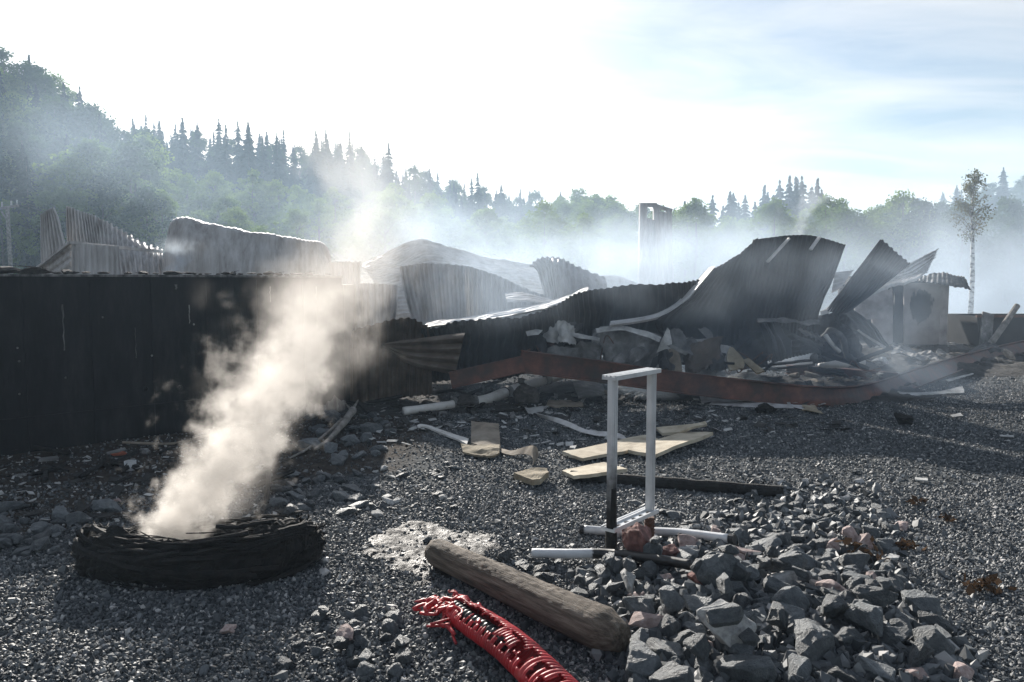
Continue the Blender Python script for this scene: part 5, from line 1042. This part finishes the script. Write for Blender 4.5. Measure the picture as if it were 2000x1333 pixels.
# small flakes and splinters strewn over the yard
def flakes():
    rg = np.random.default_rng(44); V, F = [], []
    def one(px, py, s):
        p = GG(px, py, .03); a = rg.uniform(0, 6.28); w = s*rg.uniform(.25, .8); d = Vector((math.cos(a), math.sin(a), rg.uniform(-.25, .35))); e = Vector((-math.sin(a), math.cos(a), rg.uniform(-.3, .3))); k = len(V)
        pts = [p - d*s - e*w*.6, p + d*s*.8 - e*w, p + d*s + e*w*.7, p - d*s*.7 + e*w]
        V.extend(pts); V.extend([q + Vector((0, 0, .004)) for q in pts]); F.extend([(k, k+3, k+2, k+1), (k+4, k+5, k+6, k+7)] + [(k+i, k+(i+1) % 4, k+4+(i+1) % 4, k+4+i) for i in range(4)])
    for _ in range(120): one(rg.uniform(690, 1180), rg.uniform(775, 880), rg.uniform(.02, .07))
    for _ in range(90): one(rg.uniform(1180, 1620), rg.uniform(765, 860), rg.uniform(.015, .06))
    for _ in range(90): one(rg.uniform(0, 560), rg.uniform(885, 1030), rg.uniform(.01, .04))
    for _ in range(70): one(rg.uniform(700, 2000), rg.uniform(840, 1010), rg.uniform(.008, .025))
    tag(mk('debris_flakes', V, F, M['pale_debris'], origin=(0, 0, 0)), 'pale flakes and splinters strewn over the gravel', 'debris', kind='stuff')
    V, F = [], []
    for _ in range(260): one(rg.uniform(690, 1650), rg.uniform(760, 850), rg.uniform(.03, .10))
    for _ in range(120): one(rg.uniform(0, 620), rg.uniform(880, 1020), rg.uniform(.02, .08))
    tag(mk('charred_flakes', V, F, M['ash'], origin=(0, 0, 0)), 'black charred flakes strewn near the wreck', 'debris', kind='stuff')
flakes()
# dead leaves and brown weed
for px, py, r_, n, lb in [(1672, 1098, .16, 60, 'clump of dead brown leaves caught in the rock pile'), (1925, 1156, .13, 34, 'flat brown weed clump on the open gravel'), (1768, 1072, .09, 22, 'small brown leaf litter beside the rock pile'), (1850, 1016, .07, 16, 'tiny brown leaf scatter on the open gravel'), (1785, 984, .07, 14, 'small withered leaf patch on the lit gravel')]:
    rg = np.random.default_rng(px); p = GG(px, py, .04); C = np.array(p) + rg.normal(size=(n, 3))*np.array([r_*.5, r_*.4, .012 if px != 1672 else .04]); C[:, 2] = np.maximum(C[:, 2], p.z - .02); v, f = cards(C, rg.uniform(.015, .045, n), rg, .5); tag(mk('dead_leaves', v, f, M['brown_leaf']), lb, 'leaves')
# ------------------------------------------------------------------ rock pile
ROCKS = []
for i in range(16):
    me = hull_rock(200+i, 11 + i % 6, (1.15, .9, .66 + .1*(i % 3)), .02, .035, 2); ROCKS.append(me)
RM = {}
for k in ('rock', 'rock_pale', 'rock_pink', 'rock_red'):
    RM[k] = []
    for me in ROCKS:
        c = me.copy(); c.materials.append(M[k]); RM[k].append(c)
rgr = random.Random(31)
CELL = .025; X0, Y0, NX, NY = -1.2, 2.4, 200, 230
HF = np.array([[near_h(X0 + i*CELL, Y0 + j*CELL) for i in range(NX)] for j in range(NY)])
def drop(x, y, s, flat, kind, label, group, name=None, sink=.2, mi=None, yaw=None):
    i, j = int((x-X0)/CELL), int((y-Y0)/CELL); k = max(1, int(s*.40/CELL))
    inside = 0 <= i-k and i+k < NX and 0 <= j-k and j+k < NY
    if inside:
        w = HF[j-k:j+k+1, i-k:i+k+1]; z = float(np.percentile(w, 70))
    else: z = near_h(x, y)
    hz = s*flat*.5
    if name is None: name = 'rock' if 'pile' in label else 'stone'
    o = bpy.data.objects.new(name, RM[kind][rgr.randrange(16) if mi is None else mi]); col.objects.link(o)
    sx, sy = s*rgr.uniform(.9, 1.2), s*rgr.uniform(.8, 1.05); o.scale = (sx, sy, s*flat/.68); zc = z + hz*(1-2*sink)
    o.location = (x, y, zc); o.rotation_euler = (rgr.uniform(-.35, .35), rgr.uniform(-.35, .35), rgr.uniform(0, 6.28) if yaw is None else yaw)
    if inside:
        yy, xx = np.mgrid[-k:k+1, -k:k+1]; rr = np.sqrt(xx**2 + yy**2)/k; top = zc + hz*np.sqrt(np.clip(1-rr**2, 0, 1)); m_ = rr < 1; w[m_] = np.maximum(w[m_], top[m_])
    tag(o, label, 'rock', group); return o
# zone weight in photo pixels: (px, py) -> chance, size
def pile(px, py):
    """rock pile outline: from the frame's foot down to the picture's lower right"""
    lx = np.interp(py, [950, 1000, 1060, 1120, 1180, 1260, 1340, 1420], [1500, 1400, 1310, 1150, 1130, 1205, 1230, 1250])
    rx = np.interp(py, [950, 1000, 1060, 1120, 1180, 1260, 1340, 1420], [1680, 1730, 1745, 1745, 1770, 1830, 1870, 1900])
    return lx < px < rx
n = 0; tries = 0; placed = []
SZ = lambda py: float(np.interp(py, [945, 1000, 1060, 1130, 1220, 1400], [.085, .12, .15, .18, .215, .24]))
# special rocks first
def at_px(px, py): g = G(px, py); return g.x, g.y
drop(*at_px(1250, 1116), .26, 1.15, 'rock_red', 'reddish stained block standing at the foot of the sign stand', None, 'red_block', .05, 3)
drop(*at_px(1232, 1075), .20, .8, 'rock_red', 'dark maroon block behind the reddish block at the stand foot', None, 'red_block', .1, 5)
drop(*at_px(1300, 1110), .18, .8, 'rock_red', 'brown-red stone right of the reddish stained block', None, 'red_stone', .1, 7)
drop(*at_px(1362, 1180), .14, .8, 'rock_red', 'small bright pinkish-red stone at the end of the half-burnt pipe', None, 'red_stone', .0, 9)
LAB = 'blue-grey angular broken rock in the large pile beside the sign stand'
while n < 250 and tries < 9000:
    tries += 1; py = 945 + 430*rgr.random()**.8; px = rgr.uniform(1100, 1900)
    if not pile(px, py): continue
    x, y = at_px(px, py); s = SZ(py)*rgr.uniform(.55, 1.25)
    if 845 < px < 1240 and py > 1180: continue
    if 1130 < px < 1320 and py < 1125: continue
    if any((x-a)**2 + (y-b)**2 < (.36*(s+c))**2 for a, b, c in placed): continue
    placed.append((x, y, s)); n += 1
    q = rgr.random(); kind, lb, gp = ('rock', LAB, 'rocks of the large pile') if q < .86 else (('rock_pale', 'pale whitish rock lying among the blue-grey pile', 'pale rocks in the pile') if q < .93 else ('rock_pink', 'pinkish rock lying among the blue-grey pile', 'pinkish rocks in the pile'))
    drop(x, y, s, rgr.uniform(.5, .85) if py > 1040 else rgr.uniform(.3, .55), kind, lb, gp)
drop(*at_px(1418, 1312), .30, .62, 'rock_pale', 'big whitish boulder at the front of the rock pile', None, 'boulder', .05, 2)
drop(*at_px(1225, 1225), .17, .95, 'rock_pale', 'rounded pale rock standing beside the log', None, 'boulder', .05, 6)
drop(*at_px(1404, 1190), .20, 1.15, 'rock', 'tall upright grey rock in the pile below the half-burnt pipe', None, 'boulder', .05, 11)
drop(*at_px(1628, 1085), .11, .95, 'rock_pink', 'small pinkish cube-like rock on top of the pile', None, 'boulder', .0, 8)
drop(*at_px(1760, 1030), .16, .35, 'rock_pink', 'flat pinkish stone lying alone on the gravel beside the pile', None, 'flat_stone', .1, 4)
# second, looser layer that sits on the first
for _ in range(34):
    for __ in range(40):
        py = rgr.uniform(1150, 1340); px = rgr.uniform(1280, 1760)
        if pile(px, py) and pile(px+60, py) and pile(px-60, py): break
    x, y = at_px(px, py); drop(x, y, SZ(py)*rgr.uniform(.5, .9), rgr.uniform(.5, .8), 'rock', LAB, 'rocks of the large pile', sink=.1)
# dark wet rocks between log and frame
for _ in range(46):
    px, py = rgr.uniform(930, 1300), rgr.uniform(1095, 1230)
    t = (px - 850)/(1210 - 850)
    if py > 1100 + t*185 - 62 or (1130 < px and py < 1130): continue
    x, y = at_px(px, py); drop(x, y, rgr.uniform(.08, .17), rgr.uniform(.5, .8), 'rock', 'dark rock lying between the log and the half-burnt pipe', 'rocks between log and pipe')
# stones in front of the red pipe and mid yard
for _ in range(40):
    px, py = rgr.uniform(560, 900), rgr.uniform(1185, 1320)
    if px > 820 and py > 1180 + (px-850)*.5: continue
    x, y = at_px(px, py); drop(x, y, rgr.uniform(.06, .15), rgr.uniform(.35, .65), 'rock', 'half-buried grey stone in the gravel left of the red pipe', 'stones left of the red pipe', sink=.25)
drop(*at_px(449, 1238), .11, .5, 'rock_pink', 'pale pinkish stone alone on the front gravel', None, 'flat_stone', .15, 1)
drop(*at_px(676, 1270), .12, .5, 'rock_pink', 'pinkish flat stone left of the red pipe', None, 'flat_stone', .15, 3)
for _ in range(30):
    px, py = rgr.uniform(700, 900), rgr.uniform(905, 1010); x, y = at_px(px, py)
    drop(x, y, rgr.uniform(.06, .16), rgr.uniform(.25, .5), 'rock' if rgr.random() < .75 else 'rock_pale', 'flat grey stone on the lit gravel behind the wet mud', 'stones behind the wet mud')
for _ in range(34):
    px, py = rgr.uniform(540, 700), rgr.uniform(925, 1010); x, y = at_px(px, py)
    drop(x, y, rgr.uniform(.08, .20), rgr.uniform(.35, .6), 'rock', 'dark stone in the shaded heap right of the coil', 'stones right of the coil')
for _ in range(34):
    px, py = rgr.uniform(600, 770), rgr.uniform(815, 905); x, y = at_px(px, py)
    drop(x, y, rgr.uniform(.10, .26), rgr.uniform(.4, .65), 'rock', 'dark stone in the bank beside the driftwood branch', 'stones by the driftwood')
for _ in range(36):
    px = rgr.uniform(-40, 190); py = rgr.uniform(1015, 1095); x, y = at_px(px, py)
    drop(x, y, rgr.uniform(.09, .22), rgr.uniform(.35, .6), 'rock', 'blue-grey stone in the row left of the coil', 'stones left of the coil')
for _ in range(16):
    px, py = rgr.uniform(1240, 1420), rgr.uniform(985, 1045); x, y = at_px(px, py)
    drop(x, y, rgr.uniform(.07, .16), rgr.uniform(.25, .45), 'rock', 'flat grey stone behind the white pipe foot', 'stones behind the pipe foot')
# rock chips filling the pile
def chips():
    rg = np.random.default_rng(19); P_, S_ = [], []
    for _ in range(26000):
        py = 940 + 470*rg.random(); px = rg.uniform(1080, 1960); soft = rg.normal(0, 30)
        if not pile(px + soft, py): continue
        g = G(px, py); s = .025 + .075*rg.random()**2; i, j = int((g.x-X0)/CELL), int((g.y-Y0)/CELL)
        P_.append((g.x, g.y, near_h(g.x, g.y) + s*.2)); S_.append((s, s*rg.uniform(.6, .95), s*rg.uniform(.35, .7)))
        if len(P_) > 5200: break
    gravel_obj('rock_chips', P_, np.array(S_), rg.integers(0, 7, len(P_)), M['gravel'], 'small broken stone chips filling gaps of the rock pile', 'gravel', 2)
chips()
HAZE, SMOKE = 0.0012, True
# ------------------------------------------------------------------ air and smoke
def box(lo, hi):
    (a, b, c), (d, e, f) = lo, hi
    return [(a,b,c),(d,b,c),(d,e,c),(a,e,c),(a,b,f),(d,b,f),(d,e,f),(a,e,f)], [(0,3,2,1),(4,5,6,7),(0,1,5,4),(1,2,6,5),(2,3,7,6),(3,0,4,7)]
hm = bpy.data.materials.new('pale_haze'); hm.use_nodes = True
hn, hl_ = hm.node_tree.nodes, hm.node_tree.links; hn.clear()
ho = hn.new('ShaderNodeOutputMaterial'); hv = hn.new('ShaderNodeVolumePrincipled')
hv.inputs['Color'].default_value = (0.58, 0.78, 1.0, 1); hv.inputs['Density'].default_value = HAZE; hv.inputs['Anisotropy'].default_value = 0.35
hl_.new(hv.outputs[0], ho.inputs['Volume'])
v, f = box((-430, -70, -2), (430, 640, 37))
tag(mk('haze', v, f, hm), 'thin pale smoke haze hanging over the whole yard and forest', 'haze', kind='stuff')

def smoke_mat(name, color, dens, build, aniso=0.35, step=1.0):
    m = bpy.data.materials.new(name); m.use_nodes = True
    n, l = m.node_tree.nodes, m.node_tree.links; n.clear()
    o = n.new('ShaderNodeOutputMaterial'); v_ = n.new('ShaderNodeVolumePrincipled'); l.new(v_.outputs[0], o.inputs['Volume'])
    v_.inputs['Color'].default_value = (*color, 1); v_.inputs['Anisotropy'].default_value = aniso
    t = n.new('ShaderNodeTexCoord')
    def math_(op, a, b=None, c=None, clamp=False):
        q = n.new('ShaderNodeMath'); q.operation = op; q.use_clamp = clamp
        for i, s in enumerate((a, b, c)):
            if s is None: continue
            if isinstance(s, (int, float)): q.inputs[i].default_value = s
            else: l.new(s, q.inputs[i])
        return q.outputs[0]
    def mapr(s, a, b, c=0.0, d=1.0):
        q = n.new('ShaderNodeMapRange'); q.interpolation_type = 'SMOOTHSTEP'
        for k, val in zip(('From Min', 'From Max', 'To Min', 'To Max'), (a, b, c, d)): q.inputs[k].default_value = val
        l.new(s, q.inputs['Value']); return q.outputs[0]
    def noise(vec, s, det=4, rg=.55, out='Fac', dist=0.0):
        q = n.new('ShaderNodeTexNoise'); q.inputs['Scale'].default_value = s; q.inputs['Detail'].default_value = det; q.inputs['Roughness'].default_value = rg; q.inputs['Distortion'].default_value = dist
        l.new(vec, q.inputs['Vector']); return q.outputs[out]
    def vmath(op, a, b=None, c=None):
        q = n.new('ShaderNodeVectorMath'); q.operation = op
        for i, s in enumerate((a, b, c)):
            if s is None: continue
            if isinstance(s, tuple): q.inputs[i].default_value = s
            else: l.new(s, q.inputs[i])
        return q.outputs[0]
    def sepx(vec):
        q = n.new('ShaderNodeSeparateXYZ'); l.new(vec, q.inputs[0]); return q.outputs
    d = build(t.outputs['Object'], math_, mapr, noise, vmath, sepx)
    l.new(math_('MULTIPLY', d, dens), v_.inputs['Density'])
    m.cycles.volume_step_rate = step
    return m
def plume(name, base, h, drift, r0, k, dens, color, label, nscale=3.0, warp=.35, cut=(.42, .62), step=.2, dil=1.0, aniso=.35, fade=(.55, 1.0), bend=(0, 0), rseg=14, ero=2.2, det=4):
    ax, ay = drift; bx_, by_ = bend
    def build(P0, math_, mapr, noise, vmath, sepx):
        wv = noise(P0, nscale * .55, 3, .5, 'Color')
        wv = vmath('SUBTRACT', wv, (.5, .5, .5)); x0, y0, z0 = sepx(P0)
        zz = math_('MAXIMUM', z0, 0.0)
        amp = math_('MULTIPLY_ADD', zz, warp * k * 1.6 / max(r0, .05), warp)
        q = vmath('MULTIPLY_ADD', wv, (1, 1, .6), (0, 0, 0))
        wx, wy, wz = sepx(q)
        x = math_('ADD', x0, math_('MULTIPLY', wx, amp)); y = math_('ADD', y0, math_('MULTIPLY', wy, amp))
        cx = math_('MULTIPLY', zz, math_('MULTIPLY_ADD', zz, bx_, ax)); cy_ = math_('MULTIPLY', zz, math_('MULTIPLY_ADD', zz, by_, ay))
        dx_ = math_('SUBTRACT', x, cx); dy_ = math_('SUBTRACT', y, cy_)
        r = math_('SQRT', math_('ADD', math_('MULTIPLY', dx_, dx_), math_('MULTIPLY', dy_, dy_)))
        rad = math_('MULTIPLY_ADD', zz, k, r0)
        t = math_('DIVIDE', r, rad)
        fall = math_('SUBTRACT', 1.0, t, clamp=True)
        nz = noise(P0, nscale, det, .62)
        body = mapr(math_('MULTIPLY_ADD', fall, 1.0, math_('MULTIPLY_ADD', nz, ero, -.5 * ero)), cut[0], cut[1])
        fd = math_('MULTIPLY', mapr(z0, h * fade[1], h * fade[0]), mapr(z0, -.02 * h, .03 * h))
        dl = math_('POWER', math_('DIVIDE', r0, rad), dil)
        return math_('MULTIPLY', body, math_('MULTIPLY', fd, dl))
    m = smoke_mat(name + '_volume', color, dens, build, aniso, step)
    V, F = [], []; nz_ = 9
    for i in range(nz_ + 1):
        z = h * i / nz_; cx, cy_ = z * (ax + bx_ * z), z * (ay + by_ * z); rr = (r0 + k * z) * 1.12 + warp * .25 * (1 + k * z / r0)
        for j in range(rseg):
            a = 6.2832 * j / rseg; V.append(Vector(base) + Vector((cx + rr * math.cos(a), cy_ + rr * math.sin(a), z)))
    for i in range(nz_):
        for j in range(rseg): F.append((i*rseg+j, i*rseg+(j+1) % rseg, (i+1)*rseg+(j+1) % rseg, (i+1)*rseg+j))
    F.append(tuple(range(rseg))[::-1]); F.append(tuple(nz_*rseg+j for j in range(rseg)))
    return tag(mk(name, V, F, m, origin=base), label, 'smoke', kind='stuff')
def bank(name, lo, hi, dens, color, label, nscale, cut, soft, step=.3, zpow=1.0, aniso=.35, stretch=(1, 1, 1)):
    sx, sy, sz = [(b - a) / 2 for a, b in zip(lo, hi)]; c = Vector([(a + b) / 2 for a, b in zip(lo, hi)])
    def build(P0, math_, mapr, noise, vmath, sepx):
        x, y, z = sepx(P0)
        ex = mapr(math_('ABSOLUTE', x), sx, sx * soft); ey = mapr(math_('ABSOLUTE', y), sy, sy * soft)
        zz = math_('DIVIDE', math_('ADD', z, sz), 2 * sz)
        zw = math_('MULTIPLY_ADD', noise(P0, nscale * .6, 1, .5), 1.3, math_('SUBTRACT', zz, .65))
        ez = math_('MULTIPLY', math_('POWER', math_('SUBTRACT', 1.0, zw, clamp=True), zpow), mapr(zz, 1.0, .75))
        nz = mapr(noise(vmath('MULTIPLY', P0, stretch), nscale, 2.5, .5), cut[0], cut[1])
        return math_('MULTIPLY', math_('MULTIPLY', ex, ey), math_('MULTIPLY', ez, nz))
    m = smoke_mat(name + '_volume', color, dens, build, aniso, step)
    v_, f_ = box(lo, hi)
    return tag(mk(name, v_, f_, m, origin=c), label, 'smoke', kind='stuff')
if SMOKE:
    cb = G(305, 1092); cb.z = .08
    plume('smoke_plume', cb, 2.3, (.74, .36), .35, .20, 7.5, (.80, .77, .735), 'dense white smoke plume rising from the charred cable coil', nscale=5.5, warp=.42, cut=(.33, .72), step=.16, dil=2.6, bend=(-.07, .04), fade=(.15, .95), det=5, ero=2.4, aniso=.5)
    cc = G(400, 1050); cc.z = .1
    plume('smoke_veil', cc, 3.0, (.42, .50), .36, .24, 1.3, (.80, .765, .73), 'thin beige smoke veil drifting from the coil across the wall end', nscale=2.2, warp=.5, cut=(.15, .9), step=.35, dil=.9, fade=(.3, 1.0), det=3, ero=1.6, aniso=.45)
    b2 = W(735, 520, 17); b2.z = .6
    plume('smoke_plume', b2, 9.0, (-.16, .1), .5, .16, 0.42, (.84, .83, .81), 'sunlit smoke column rising behind the curled roof sheet', nscale=.9, warp=.9, cut=(.25, .8), step=.4, dil=1.2, fade=(.3, 1.0), det=3)
    b3 = W(345, 530, 12.2); b3.z = 1.5
    plume('smoke_wisp', b3, 1.0, (.05, .0), .14, .22, 3.0, (.8, .9, 1.0), 'thin bluish smoke wisp in front of the curled roof sheet', nscale=4.5, warp=.25, cut=(.25, .7), step=.5, det=3)
    b4 = W(1545, 480, 12.9); b4.z -= .1
    plume('smoke_wisp', b4, 1.5, (.35, .1), 0.12, .34, 1.6, (.84, .91, 1.0), 'small smoke wisp lifting off the peaked dark roof sheet', nscale=3.0, warp=.3, cut=(.15, .7), step=.5, det=3)
    bank('smoke_bank', (-3.5, 13.4, 0), (7.5, 25, 3.8), .30, (.74, .86, 1.0), 'low smoke drifting through the collapsed zinc roof sheets', .45, (.34, .66), .6, step=.7, zpow=.6)
    bank('smoke_bank', (-1.6, 10.1, .1), (8.0, 11.9, 2.6), .34, (.70, .84, 1.0), 'thin smoke drifting in front of the dark peaked roof', .7, (.34, .68), .5, step=.6, zpow=.5)
    bank('smoke_bank', (11.5, 20.5, 0), (34, 42, 6), .20, (.74, .86, 1.0), 'bright smoke lying on the ground behind the hut', .25, (.34, .62), .6, step=.5, zpow=1.5)
    bank('smoke_bank', (-62, 36, 0), (60, 78, 16), .018, (.66, .82, 1.0), 'bluish smoke drifting in front of the forest edge', .085, (.42, .64), .75, step=.8, zpow=.8)
